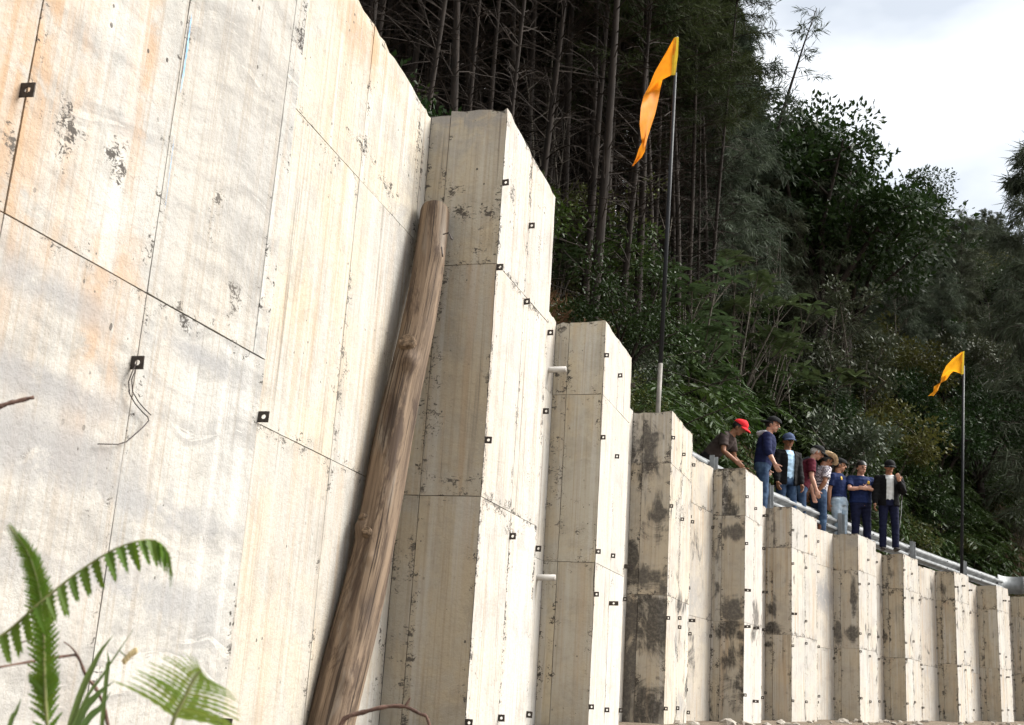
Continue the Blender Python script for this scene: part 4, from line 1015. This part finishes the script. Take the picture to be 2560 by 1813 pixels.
def pinna_mesh(vecs, base_w, mat, lob=9, droop=None):
    """toothed leaflet along a polyline of points, flat side from 'side' vector"""
    pts, side, up = vecs; V = []; F = []; n_ = len(pts) - 1
    for i, p in enumerate(pts):
        f = i / n_; w = base_w * (1 - f) ** .75 * (1 if i % 2 == 0 else .55) * (0.75 if i == 0 else 1)
        V += [p - side * w - up * w * .35, p, p + side * w - up * w * .35]
    for i in range(n_): a = 3 * i; F += [(a, a + 1, a + 4, a + 3), (a + 1, a + 2, a + 5, a + 4)]
    return mesh('pinna', V, F, mat)
def frond(parent, base, px, dist, npin, lfun, mat, down, mode='droop', stalk=.0016, ddir=None, wfac=.16):
    P = ctrl([at(x, y, d) for (x, y), d in zip(px, dist)], 40)
    m = MB(); m.tube([p - base for p in P], [stalk * (1.1 - .8 * i / 40) for i in range(41)], 6); rc = m.build('rachis', M_rach, parent, True)
    for j in range(npin):
        f = (j + .5) / npin; k = min(39, int(f * 40)); p = P[k].lerp(P[k + 1], f * 40 - k); tn = (P[k + 1] - P[k]).normalized()
        view = p.normalized(); sd_ = tn.cross(view).normalized()
        for s_ in (1, -1):
            L_ = lfun(f) * random.uniform(.85, 1.1)
            if L_ < .002: continue
            d0 = (sd_ * s_ * ({'droop': .18, 'twist': .55}.get(mode, 1)) + tn * (.75 if mode == 'twist' else .35) + (down * (1 if mode == 'droop' else .05)) + view * (.5 * s_ if mode == 'droop' else random.uniform(-.1, .1))).normalized()
            q = p.copy(); pts = [q.copy()]; nseg = 12
            for i in range(nseg):
                bend = (down * .10 + tn * .05) if mode == 'droop' else ((tn * -.03) if mode == 'spread' else (down * .03))
                d0 = (d0 + bend).normalized(); q = q + d0 * L_ / nseg; pts.append(q.copy())
            sv = d0.cross(view); sv = sv.normalized() if sv.length > .05 else tn
            if mode == 'droop': sv = (tn + view * random.uniform(-.5, .5)).normalized()
            up = sv.cross(d0).normalized()
            link('pinna', pinna_mesh(([a - base for a in pts], sv, up), L_ * wfac, mat), rc)
random.seed(77)
dn = Vector((0, 0, -1))
gb_ = at(110, 1813, 1.05); base = Vector((gb_.x, gb_.y, gz(gb_.x, gb_.y)))
fp = tag(empty('fern_plant', base), 'green fern with an arching frond in the lower left corner, nearest the camera', 'fern')
frond(fp, base, [(-140, 1660), (0, 1592), (95, 1512), (190, 1435), (290, 1372), (375, 1350), (418, 1378), (432, 1440)], [1.05, 1.05, 1.04, 1.04, 1.03, 1.03, 1.03, 1.03], 23, lambda f: .031 * (1.0 - .35 * f) if f < .85 else .014, M_fern, dn, 'droop', .0014, None, .24)
frond(fp, base, [(150, 2250), (118, 1813), (112, 1700), (108, 1560), (95, 1460), (68, 1380), (22, 1313)], [1.1] * 7, 60, lambda f: .0 if f < .1 else .016 * min(1, (1 - f) * 2.2) ** .6 + .002, M_fern, dn, 'twist', .0017, None, .2)
base2 = at(420, 1813, .95); base2 = Vector((base2.x, base2.y, gz(base2.x, base2.y)))
fp2 = tag(empty('fern_plant', base2), 'pale green fern frond rising at the bottom edge beside the dark fern', 'fern')
frond(fp2, base2, [(330, 2300), (400, 1940), (430, 1813), (462, 1745), (490, 1690), (505, 1676)], [.95] * 6, 34, lambda f: .0 if f < .45 else .082 * (1 - f) ** .7, M_fernp, dn, 'spread', .0022, None, .048)
gt_ = at(240, 1900, 1.2); gbase = Vector((gt_.x, gt_.y, gz(gt_.x, gt_.y))); gs = tag(empty('grass_tuft', gbase), 'few long grass blades growing behind the fern', 'grass')
def blade(pxs, d, w, mat=M_grass):
    (xa, ya), (xb, yb) = pxs[0], pxs[1]; k_ = (2150 - ya) / (ya - yb); P = ctrl([at(xa + (xa - xb) * k_ * .6, 2150, d)] + [at(x, y, d) for x, y in pxs], 14); V = []; F = []
    for i, p in enumerate(P):
        t_ = (P[min(14, i + 1)] - P[max(0, i - 1)]).normalized(); sd_ = t_.cross(p.normalized()).normalized(); ww = w * min(1, (1 - i / 14) * 2.2) * .5
        V += [p - sd_ * ww - gbase, p - gbase + p.normalized() * ww * .4, p + sd_ * ww - gbase]
    for i in range(14): a = 3 * i; F += [(a, a + 1, a + 4, a + 3), (a + 1, a + 2, a + 5, a + 4)]
    link('blade', mesh('blade', V, F, mat), gs)
for px, d, w in (([(180, 1800), (240, 1650), (285, 1585)], 1.2, .006), ([(195, 1790), (262, 1680), (338, 1567)], 1.18, .003), ([(190, 1813), (240, 1740), (287, 1702)], 1.2, .007), ([(200, 1830), (250, 1770), (278, 1728)], 1.15, .006), ([(20, 1830), (40, 1780), (55, 1742)], 1.1, .004), ([(265, 1705), (272, 1660), (267, 1625)], 1.22, .004)): blade(px, d, w)
m = MB(); 
for q in ((325, 1637), (332, 1632), (318, 1645), (338, 1628), (312, 1652)): m.ball(at(q[0], q[1], 1.18) - gbase, (.0025, .002, .0035), 6, 5)
m.build('seed_head', M_seed, gs); m = MB(); m.tube([at(300, 1628, 1.18) - gbase, at(318, 1644, 1.18) - gbase], .0006, 5); m.build('seed_stalk', M_grass, gs)
def twig(name, pts, rr, label, extra=()):
    P = ctrl([at(x, y, d) for x, y, d in pts], 24); b0 = P[0]
    e = tag(empty(name, b0), label, 'twig'); m = MB(); m.tube([p - b0 for p in P], [rr * (1 - .45 * i / 24) * (1 + .18 * math.sin(i * 2.1)) for i in range(25)], 7, jit=.1); m.build('stem', M_stick, e, True)
    for ex in extra:
        m = MB(); Q = ctrl([at(x, y, d) for x, y, d in ex], 6); m.tube([p - b0 for p in Q], [rr * .6 * (1 - .08 * i) for i in range(7)], 6); m.build('side_shoot', M_stick, e, True)
twig('dead_twig', [(275, 1980, 1.3), (270, 1813, 1.3), (245, 1730, 1.3), (215, 1690, 1.3), (195, 1642, 1.3), (170, 1640, 1.3), (100, 1650, 1.28), (0, 1668, 1.25), (-120, 1690, 1.25)], .0019, 'thin brown twig curving behind the fern at the lower left', (((195, 1640, 1.3), (180, 1620, 1.3), (160, 1605, 1.3)), ((105, 1590, 1.3), (75, 1600, 1.3), (48, 1608, 1.3))))
twig('dead_twig', [(840, 1900, 2.0), (855, 1805, 2.0), (905, 1782, 2.0), (960, 1768, 2.0), (1010, 1766, 2.0), (1050, 1785, 2.0), (1070, 1800, 2.0), (1090, 1900, 2.0)], .0042, 'bent bare twig arching over the bottom edge in front of the log', (((1012, 1768, 2.0), (1020, 1755, 2.0), (1026, 1744, 2.0)),))
twig('dead_twig', [(-330, 2500, 1.5), (-330, 1700, 1.55), (-270, 1250, 1.6), (-160, 1075, 1.6), (0, 1016, 1.6), (40, 1004, 1.6), (85, 993, 1.6)], .0045, 'broken stick poking in from the left edge in front of the wall')

# ================================================================ PEOPLE
def remesh(name, mb, voxel, it, mat, wrinkle=0, cut=None):
    me = mesh(name + '_tmp', mb.v, mb.f); ob = bpy.data.objects.new('tmp', me); COL.objects.link(ob)
    m = ob.modifiers.new('r', 'REMESH'); m.mode = 'VOXEL'; m.voxel_size = voxel
    m = ob.modifiers.new('s', 'SMOOTH'); m.factor = .5; m.iterations = it
    dg = bpy.context.evaluated_depsgraph_get(); r = bpy.data.meshes.new_from_object(ob.evaluated_get(dg)); bpy.data.objects.remove(ob); bpy.data.meshes.remove(me)
    r.name = name; n = len(r.vertices); co = np.empty(n * 3, np.float32); r.vertices.foreach_get('co', co); co = co.reshape(-1, 3)
    if wrinkle:
        no_ = np.empty(n * 3, np.float32); r.vertices.foreach_get('normal', no_); no_ = no_.reshape(-1, 3)
        w = np.array([noise.noise((float(p[0]) * 9, float(p[1]) * 9, float(p[2]) * 22)) + .5 * noise.noise((float(p[0]) * 24, float(p[1]) * 24, float(p[2]) * 30)) for p in co])
        co = co + no_ * (w * wrinkle)[:, None]; r.vertices.foreach_set('co', co.astype(np.float32).ravel())
    if cut:
        bm = bmesh.new(); bm.from_mesh(r); dl_ = [f for f in bm.faces if cut(f.calc_center_median())]; bmesh.ops.delete(bm, geom=dl_, context='FACES'); bm.to_mesh(r); bm.free()
    r.materials.clear(); r.materials.append(mat); r.polygons.foreach_set('use_smooth', [True] * len(r.polygons)); r.update()
    return r
def skinmat(name, c):
    t = NT(name, .5, .35); f = t.noise(t.obj(), 18, 4); t.color(t.mix(t.ramp(f, .3, .7), tuple(x * .85 for x in c), (c[0] * 1.1, c[1], c[2]))); t.b.inputs['Subsurface Weight'].default_value = .08; t.b.inputs['Subsurface Radius'].default_value = (.02, .008, .004); return t.m
SK1 = skinmat('skin_tan', (.36, .19, .115)); SK2 = skinmat('skin_light', (.46, .26, .18)); SK3 = skinmat('skin_brown', (.27, .135, .078))
def fab(name, c, var=.2, rough=.85): return simple(name, c, rough, .15, var, 16, 0, .25)
M_hairb = simple('black_hair', (.012, .010, .009), .5, .4, .3, 60); M_hairg = simple('grey_hair', (.42, .40, .37), .6, .3, .2, 60)
M_eye = simple('dark_eye', (.02, .015, .012), .3, .5, 0, 5); M_lip = simple('lip', (.25, .09, .07), .5, .3, .1, 20)
M_shoe = simple('dark_shoe', (.025, .02, .018), .6, .3, .2, 20)
t = NT('denim', .85, .15); o_ = t.obj(); t.color(t.mix(t.ramp(t.noise(o_, 6, 5), .35, .68), (.014, .030, .068), (.055, .095, .16))); t.bump(t.noise(o_, 40, 4), .2, .005); M_denim = t.m
t = NT('pale_denim', .85, .15); o_ = t.obj(); t.color(t.mix(t.ramp(t.noise(o_, 7, 5), .35, .68), (.26, .34, .42), (.47, .55, .62))); t.bump(t.noise(o_, 40, 4), .2, .005); M_denimp = t.m
t = NT('dark_plaid', .85, .15); o_ = t.obj(); ck = t.n('ShaderNodeTexChecker'); ck.inputs['Scale'].default_value = 34; t.l(o_, ck.inputs[0]); ck2 = t.n('ShaderNodeTexChecker'); ck2.inputs['Scale'].default_value = 68; t.l(o_, ck2.inputs[0])
t.color(t.mix(ck.outputs['Fac'], t.mix(ck2.outputs['Fac'], (.62, .58, .60), (.66, .63, .64)), (.055, .045, .075))); M_plaid = t.m
t = NT('straw', .8, .2); o_ = t.obj(); sp_ = t.n('ShaderNodeSeparateXYZ'); t.l(o_, sp_.inputs[0]); wv = t.math('SINE', t.math('MULTIPLY', sp_.outputs[2], 190)); t.color(t.mix(t.ramp(wv, .25, .5), (.58, .43, .26), (.12, .075, .045))); t.bump(t.noise(o_, 60, 3), .3, .005); M_straw = t.m
M_strawb = simple('straw_brim', (.55, .41, .25), .8, .2, .3, 30)
M_navy = fab('navy_cloth', (.010, .014, .050)); M_navyp = fab('navy_polo', (.011, .020, .070)); M_blk = fab('black_cloth', (.006, .006, .007)); M_white = fab('white_shirt', (.62, .64, .64), .08); M_lblue = fab('pale_blue_polo', (.42, .60, .78), .08)
M_maroon = fab('maroon_cloth', (.085, .012, .022)); M_brown = fab('dark_brown_shirt', (.060, .045, .042)); M_dtrou = fab('dark_trousers', (.012, .011, .012)); M_navyt = fab('navy_trousers', (.008, .010, .030)); M_greyc = fab('grey_hood', (.42, .43, .46)); M_red = fab('red_cap_cloth', (.62, .022, .030), .12); M_capb = fab('black_cap_cloth', (.010, .010, .011)); M_capn = fab('grey_blue_cap', (.055, .075, .14)); M_packg = fab('grey_pack', (.045, .05, .055)); M_gold = simple('gold_trim', (.70, .42, .05), .6, .3, .1, 20); M_steelw = simple('bright_blade', (.7, .7, .68), .3, .5, .1, 10, .6)

def hand(mb, w, d, palm_n, side, curl=.5):
    """palm and five fingers; d = direction of the hand, palm_n = way the palm faces, side = thumb direction"""
    d = d.normalized(); pn = (palm_n - d * palm_n.dot(d)).normalized(); th = d.cross(pn); th = th if th.dot(side) > 0 else -th
    mb.tube([w - d * .02, w + d * .03, w + d * .085], [(.030, .020), (.040, .018), (.040, .014)], 8, True, th)
    for i, (off, ln_) in enumerate(((.030, .070), (.010, .080), (-.010, .074), (-.030, .058))):
        p = w + d * .08 + th * off; dd = d.copy(); pts = [p - d * .02, p]
        for s_ in range(3): dd = (dd + pn * curl * .7).normalized(); p = p + dd * ln_ / 3; pts.append(p)
        mb.tube(pts, [.010, .010, .0095, .009, .0075], 6)
    p = w + d * .025 + th * .030; dd = (d * .6 + th * .7 + pn * .2).normalized()
    mb.tube([w + d * .01 + th * .01, p, p + dd * .035, p + dd * .04 + (dd + d).normalized() * .028], [.014, .013, .0115, .009], 6)

def person(label, pos, az, H, lean=0., head=(0., 0.), arms=None, legs=.10, skin=SK1, top=M_navy, sleeve='short', trousers=M_denim, jacket=None, hat=None, hair='short', fat=1.0, cap=M_capb, hairm=M_hairb, female=False, waistz=.98, hem=.0, undershirt=None, hatyaw=0., facehair=False):
    s = H / 1.72; root = empty('person', pos, -az); root.scale = (s * 1.1, s * 1.12, s); tag(root, label, 'person', None)
    hip = Vector((0, 0, .94)); Lm = Matrix.Rotation(-lean, 3, 'X')
    def up(p): p = Vector(p); return hip + Lm @ (p - hip) if p.z > .94 else p
    ui = lambda p: hip + Lm.transposed() @ (Vector(p) - hip)
    body = MB(); tro = MB(); sh = MB(); jk = MB(); shoes = MB()
    for sx_ in (1, -1):
        k = legs * sx_; kn = Vector((k * 1.05, .02, .50)); an = Vector((k * 1.1, -.015, .09)); hp = Vector((.085 * sx_, 0, .93))
        body.tube([hp, (hp + kn) / 2 + Vector((0, .008, 0)), kn, (kn + an) / 2 + Vector((0, -.02, .03)), an, an - Vector((0, 0, .07))], [.085, .07, .052, .055, .036, .035], 10)
        thg = .105 if female else .092
        tro.tube([hp + Vector((0, 0, .03)), (hp + kn) / 2, kn, (kn + an) / 2, an - Vector((0, 0, .02))], [(thg * fat, .105), .086 if female else .082, .068, .066, .062], 12)
        ft = an + Vector((0, 0, -.05)); shoes.tube([ft + Vector((0, -.055, .0)), ft + Vector((0, .0, .005)), ft + Vector((.01 * sx_, .10, -.012)), ft + Vector((.015 * sx_, .18, -.02))], [(.032, .045), (.042, .05), (.046, .035), (.034, .02)], 10, True, (1, 0, 0))
        body.tube([ft + Vector((0, -.04, 0)), ft + Vector((0, .15, -.018))], [.03, .025], 6)
    wr, hr = (.128, .175) if female else (.150, .160)
    prof_t = [(.88, hr, .112), (.96, hr, .118), (1.06, wr, .108), (1.18, (wr + .16) / 2, .112), (1.30, .170, .116), (1.385, .165, .10), (1.44, .115, .075), (1.48, .062, .058)]
    body.tube([up((0, 0, z)) for z, a, b in prof_t], [(a * .9 * fat, b * .9 * fat) for z, a, b in prof_t], 14, True, (1, 0, 0))
    g = .012
    z0 = waistz
    tp = [(z0 - .02 - hem, hr + g, .12)] + [(z, a + g, b + g * 1.3) for z, a, b in prof_t if z > z0 - .02][:]
    tp = tp[:-1] + [(1.465, .085, .075)]
    tops_ = sh
    sh.tube([up((0, 0, max(z, .90))) if True else 0 for z, a, b in tp], [(a * fat, b * fat) for z, a, b in tp], 16, True, (1, 0, 0))
    tro.tube([(0, 0, .86), (0, 0, .93), up((0, 0, 1.03))], [(hr + .004, .118), (hr + .012, .125), (wr + .022, .118 * fat)], 14, True, (1, 0, 0))
    if jacket:
        jp = [(.86 - hem, hr + .035, .145)] + [(z, a + .032, b + .036) for z, a, b in prof_t if z > .93]; jp = jp[:-1] + [(1.47, .09, .085)]
        jk.tube([up((0, 0, max(z, .90))) if z > .9 else Vector((0, -.0, z)) for z, a, b in jp], [(a * fat, b * fat) for z, a, b in jp], 16, True, (1, 0, 0))
    # arms: (upper dir, fore dir, hand dir or None, palm normal)
    for sx_, (ud, fd, hd, pn, curl) in zip((1, -1), arms):
        sp0 = up((.178 * sx_ * (fat * .5 + .5) * (.92 if female else 1), 0, 1.40)); ud = Vector(ud).normalized(); fd = Vector(fd).normalized()
        el = sp0 + ud * .285; wrp = el + fd * .245; hdv = Vector(hd).normalized() if hd else fd
        body.tube([sp0 - ud * .01, sp0 + ud * .10, el, el + fd * .07, wrp, wrp + fd * .01], [.050, .047, .038, .041, .028, .026], 10)
        hand(body, wrp, hdv, Vector(pn), Vector((0, 1, .3)) if abs(hdv.y) < .8 else Vector((0, 0, 1)), curl)
        q = up((.09 * sx_, 0, 1.41))
        tgt = jk if jacket else sh; ex = .016 if jacket else .006
        if sleeve == 'short': tgt.tube([q, sp0 + Vector((0, 0, -.004)), sp0 + ud * .10, sp0 + ud * .20], [.066, .068 + ex, .064 + ex, .064 + ex], 12)
        elif sleeve == 'push': tgt.tube([q, sp0 + Vector((0, 0, -.004)), sp0 + ud * .12, el, el + fd * .09], [.066, .072 + ex, .064 + ex, .058 + ex, .050], 12)
        else: tgt.tube([q, sp0 + Vector((0, 0, -.004)), sp0 + ud * .12, el, el + fd * .12, wrp - fd * .005], [.066, .070 + ex, .060 + ex, .052 + ex, .047 + ex, .040], 12)
    # head
    nb_ = up((0, 0, 1.465)); hm = Matrix.Rotation(head[0], 3, 'Z') @ Matrix.Rotation(-head[1], 3, 'X'); no_ = up((0, .008, 1.53))
    hc = no_ + hm @ Vector((0, .018, .095))
    def hd_(p): return hc + hm @ Vector(p)
    body.tube([nb_ - Vector((0, 0, .03)), no_, hd_((0, -.01, -.06))], [.060, .054, .056], 10)
    body.ball(hc + hm @ Vector((0, -.008, .02)), (.076, .096, .100), 14, 10, hm)
    body.ball(hd_((0, .022, -.052)), (.056, .066, .066), 12, 8, hm); body.ball(hd_((0, .060, -.098)), (.026, .024, .020), 8, 6, hm)
    body.tube([hd_((0, .088, .018)), hd_((0, .108, -.018)), hd_((0, .096, -.032))], [.010, .016, .013], 8); body.tube([hd_((-.045, .074, .030)), hd_((0, .090, .032)), hd_((.045, .074, .030))], [.010, .012, .010], 6)
    body.ball(hd_((0, .074, -.062)), (.028, .018, .014), 8, 6, hm)
    for sx_ in (1, -1): body.ball(hd_((.077 * sx_, -.01, -.005)), (.012, .022, .034), 8, 6, hm)
    link('body', remesh('body', body, .0085, 4, skin), root)
    for sx_ in (1, -1):
        m = MB(); m.ball(hd_((.031 * sx_, .083, .008)), (.014, .009, .008), 8, 6, hm); m.build('eye', M_eye, root, True)
        m = MB(); m.tube([hd_((.016 * sx_, .093, .028)), hd_((.034 * sx_, .089, .033)), hd_((.052 * sx_, .075, .027))], [.0045, .005, .003], 5); m.build('eyebrow', hairm, root)
    m = MB(); m.tube([hd_((-.025, .084, -.058)), hd_((0, .096, -.060)), hd_((.025, .084, -.058))], [.004, .006, .004], 6); m.build('mouth', M_lip, root, True)
    link('trousers', remesh('trousers', tro, .012, 4, trousers, .006), root)
    link('shoes', remesh('shoes', shoes, .010, 3, M_shoe), root)
    link('shirt', remesh('shirt', sh, .012, 5, undershirt or top, .006), root)
    if jacket:
        def cutf(c_):
            p = ui(c_); return p.y > .02 and abs(p.x) < .062 + .03 * (1.2 - p.z if p.z < 1.2 else 0) + (.02 if p.z > 1.38 else 0) and p.z < 1.50
        o = link('jacket', remesh('jacket', jk, .012, 4, jacket, .007, cutf), root); md = o.modifiers.new('s', 'SOLIDIFY'); md.thickness = .006; md.offset = -1
    # collar
    m = MB(); cpts = []
    for i in range(13):
        a = -2.6 + i * 5.2 / 12; cpts.append(up((.075 * math.sin(a), -.070 * math.cos(a) + .004, 1.475 - .03 * (abs(a) / 2.6) ** 2)))
    m.tube(cpts, [(.010, .022)] * 13, 6, True, (0, 0, 1)); m.build('collar', M_gold if hem == .021 else (undershirt or top), root, True)
    # hair and hats
    hb = MB(); zc = .022
    hb.ball(hd_((0, -.014, .032 if not hat else .012)), (.091, .109, .113) if not hat else (.087, .104, .098), 16, 10, hm)
    def hcut(c_):
        p = hm.transposed() @ (c_ - hc); lim = .035 if p.y > .02 else -.055 + (.04 if abs(p.x) > .06 and p.y > -.03 else 0)
        return p.z < lim + max(0, p.y) * .25
    link('hair', remesh('hair', hb, .010, 2, hairm, .006, hcut), root)
    if hair == 'long':
        m = MB(); m.tube([hd_((0, -.07, .03)), hd_((0, -.115, -.03)), hd_((0, -.12, -.12)), hd_((0, -.11, -.20))], [.05, .045, .038, .012], 10); m.build('ponytail', hairm, root, True)
    if hat == 'cap':
        hy = hm @ Matrix.Rotation(hatyaw, 3, 'Z'); V = []; F = []; nu, nv = 20, 7
        for j in range(nv + 1):
            ph = j / nv * 1.45
            for i in range(nu):
                th = 2 * math.pi * i / nu; r_ = math.cos(ph); V.append(hc + hy @ Vector((.097 * r_ * math.cos(th), -.010 + .115 * r_ * math.sin(th), .046 + .098 * math.sin(ph) * (1 + .08 * math.sin(th)))))
        for j in range(nv):
            for i in range(nu): F.append((j*nu+i, j*nu+(i+1) % nu, (j+1)*nu+(i+1) % nu, (j+1)*nu+i))
        F.append(tuple(nv * nu + i for i in range(nu)))
        co = link('cap', mesh('cap', V, F, cap, True), root)
        V = []; F = []
        for i in range(11):
            a = -1.15 + 2.3 * i / 10
            for q, dz in ((1.0, .050), (1.5, .050), (1.85, .040)):
                sxx = math.sin(a); cyy = math.cos(a); V.append(hc + hy @ Vector((.097 * sxx * (1 + (q - 1) * .15), -.010 + .115 * cyy * (1 + (q - 1) * .85 * cyy), dz - .022 * sxx * sxx - (q - 1) * .022)))
        for i in range(10):
            for q in range(2): a = i * 3 + q; F.append((a, a + 1, a + 4, a + 3))
        bo = link('brim', mesh('brim', V, F, cap, True), co); md = bo.modifiers.new('s', 'SOLIDIFY'); md.thickness = .005
    elif hat == 'straw':
        V = []; F = []; nu = 28
        rings = [(1.75, -.002), (1.45, -.004), (1.05, .0), (1.0, .03), (.97, .07), (.90, .105), (.72, .118), (.45, .108), (.1, .100)]
        for (q, dz) in rings:
            for i in range(nu):
                th = 2 * math.pi * i / nu; x_, y_ = math.cos(th), math.sin(th); curl = .075 * x_ ** 4 * max(0, q - 1) / .75 - .02 * y_ ** 4 * max(0, q - 1) / .75
                V.append(hc + hm @ Vector((.098 * q * x_, -.005 + .112 * q * y_, .050 + dz + curl)))
        n_ = len(rings)
        for j in range(2, n_ - 1):
            for i in range(nu): F.append((j*nu+i, j*nu+(i+1) % nu, (j+1)*nu+(i+1) % nu, (j+1)*nu+i))
        F.append(tuple((n_ - 1) * nu + i for i in range(nu)))
        co = link('hat', mesh('hat', V, F, M_straw, True), root)
        F2 = [(j*nu+i, j*nu+(i+1) % nu, (j+1)*nu+(i+1) % nu, (j+1)*nu+i) for j in range(2) for i in range(nu)]
        bo = link('brim', mesh('brim', V[:3*nu], F2, M_strawb, True), co); md = bo.modifiers.new('s', 'SOLIDIFY'); md.thickness = .004
    return root, up, hd_, hm, s

def spot(px, d, z=None):
    a, _ = azel(px, 1300); return Vector((math.sin(a) * d, math.cos(a) * d, ROADZ - .03 if z is None else z))
DNs = (0, 0, -1)
AD = lambda sx_: ((.12 * sx_, .05, -1), (.02 * sx_, .25, -1), None, (-sx_, 0, 0), .5)
# 1 red cap, bent forward over the rail
person('man in a red cap and dark brown shirt bending forward over the guardrail', spot(1764, 18.9), rad(118), 1.68, rad(42), (rad(5), rad(38)),
    (((.25, .05, -1), (-.1, .75, -.7), None, (-1, 0, -.3), .8), ((-.2, .1, -1), (.15, .6, -.8), None, (1, 0, -.3), .8)), skin=SK3, top=M_brown, sleeve='short', trousers=M_dtrou, hat='cap', cap=M_red)
# 2 navy hoodie
p2 = person('man in a navy hoodie with a grey hood looking down to the right', spot(1905, 19.35), rad(105), 1.70, rad(9), (rad(-6), rad(14)),
    (((.28, .05, -1), (.12, .42, -.9), None, (-1, .2, 0), .7), ((-.35, -.25, -.9), (.25, .25, -.9), None, (1, 0, 0), .9)), skin=SK2, top=M_navy, sleeve='push', trousers=M_denim, hem=.02, fat=1.08, hat='cap', cap=M_capb, hatyaw=math.pi)
root, up, hd_, hm, s_ = p2; m = MB(); m.tube([up((.10, .06, 1.43)), up((.12, -.04, 1.46)), up((.06, -.12, 1.44)), up((-.06, -.12, 1.44)), up((-.12, -.04, 1.46)), up((-.10, .06, 1.43))], [.02, .035, .05, .05, .035, .02], 10); link('hood', remesh('hood', m, .012, 3, M_greyc, .006), root)
# 3 pale blue polo, black jacket
person('man in a pale blue polo and open black jacket with a grey blue cap', spot(1964, 20.75), rad(160), 1.71, rad(4), (rad(-10), rad(12)), (AD(1), AD(-1)), skin=SK3, undershirt=M_lblue, jacket=M_blk, sleeve='long', trousers=M_denim, hat='cap', cap=M_capn, hem=.0)
# 4 maroon with backpack
p4 = person('grey haired man in a maroon shirt and black cap looking down', spot(1999, 21.4), rad(98), 1.72, rad(20), (rad(0), rad(28)), (((.15, .0, -1), (.05, .30, -1), None, (-1, 0, 0), .7), AD(-1)), skin=SK2, top=M_maroon, sleeve='short', trousers=M_denim, hat='cap', cap=M_capb, hairm=M_hairg, fat=1.1)
root, up, hd_, hm, s_ = p4
bp = MB(); bp.tube([up((0, -.20, z)) for z in (1.0, 1.04, 1.2, 1.36, 1.42)], [(.10, .05), (.14, .085), (.15, .10), (.13, .08), (.07, .04)], 12, True, (1, 0, 0))
pk = tag(empty('backpack', root.location, root.rotation_euler.z), 'dark grey backpack worn by the man in the maroon shirt', 'backpack'); pk.scale = (s_ * 1.1, s_ * 1.12, s_)
link('bag', remesh('bag', bp, .012, 3, M_packg, .006), pk)
for sx_ in (1, -1):
    m = MB(); m.tube([up((.09 * sx_, -.16, 1.38)), up((.10 * sx_, -.06, 1.475)), up((.115 * sx_, .06, 1.44)), up((.13 * sx_, .135, 1.30)), up((.16 * sx_, .06, 1.12)), up((.14 * sx_, -.13, 1.06))], [(.006, .02)] * 6, 6); m.build('strap', M_packg, pk)
# 5 straw hat, plaid shirt, hands behind back
person('man in a striped straw hat and checked shirt with hands behind his back', spot(2046, 21.9), rad(75), 1.66, rad(9), (rad(0), rad(28)), (((.25, -.35, -1), (-.35, -.35, -.75), None, (0, 1, 0), .6), ((-.25, -.35, -1), (.35, -.35, -.75), None, (0, 1, 0), .6)), skin=SK3, top=M_plaid, sleeve='short', trousers=M_denim, hat='straw')
# 6 woman
p6 = person('woman in a navy polo shirt and pale jeans looking right', spot(2098, 22.7), rad(140), 1.69, rad(-2), (rad(42), rad(6)), (((.15, -.12, -1), (-.1, -.1, -1), None, (-1, 0, 0), .5), ((-.15, -.2, -1), (.1, -.2, -1), None, (1, 0, 0), .5)), skin=SK1, top=M_navyp, sleeve='short', trousers=M_denimp, hair='long', female=True, waistz=1.02, legs=.085, hat='cap', cap=M_capb, hatyaw=math.pi)
# 7 navy polo, arms crossed
p7 = person('man in a navy polo with a yellow collar trim, arms folded', spot(2152, 22.9), rad(172), 1.68, rad(0), (rad(8), rad(14)), (((.30, .62, -.9), (-.97, .12, .16), None, (0, -1, 0), .3), ((-.30, .70, -.9), (.97, .16, .06), None, (0, -1, 0), .3)), skin=SK2, top=M_navyp, sleeve='short', trousers=M_navyt, fat=1.16, hem=.021)
def emblem(P, x, z, r_, y=.152):
    root, up, hd_, hm, s_ = P; m = MB(); m.tube([up((x, y, z - r_)), up((x + .006, y + .004, z)), up((x, y - .004, z + r_))], [(r_ * .55, .004), (r_ * .8, .004), (r_ * .4, .004)], 8, True, (1, 0, 0)); m.build('shirt_emblem', M_gold, root)
emblem(p7, -.085, 1.33, .032, .146); emblem(p6, .085, 1.35, .030, .128)
# 8 black jacket, white shirt, hand at the mouth
p8 = person('man in open black jacket standing on the wall, hand at his mouth', spot(2222, 22.9, 3.04), rad(186), 1.62, rad(7), (rad(6), rad(20)), (((.18, .02, -1), (.12, .2, -1), None, (-1, 0, 0), .6), ((-.18, .30, -1), (.42, .55, .92), (.25, .15, 1), (0, -1, .1), .35)), skin=SK1, undershirt=M_white, jacket=M_blk, sleeve='long', trousers=M_navyt, hat='cap', cap=M_capb, hem=.0)
root = p8[0]; a8 = -root.rotation_euler.z
mt = tag(empty('machete', root.location, root.rotation_euler.z), 'thin bright blade hanging at the leg of the man standing on the wall', 'machete')
m = MB(); m.tube([(-.215, .10, .92), (-.20, .11, .70), (-.165, .12, .42)], [(.004, .014), (.004, .016), (.003, .010)], 6); m.build('blade', M_steelw, mt); m = MB(); m.tube([(-.215, .10, 1.02), (-.215, .10, .91)], [.016, .014], 8); m.build('handle', M_shoe, mt)
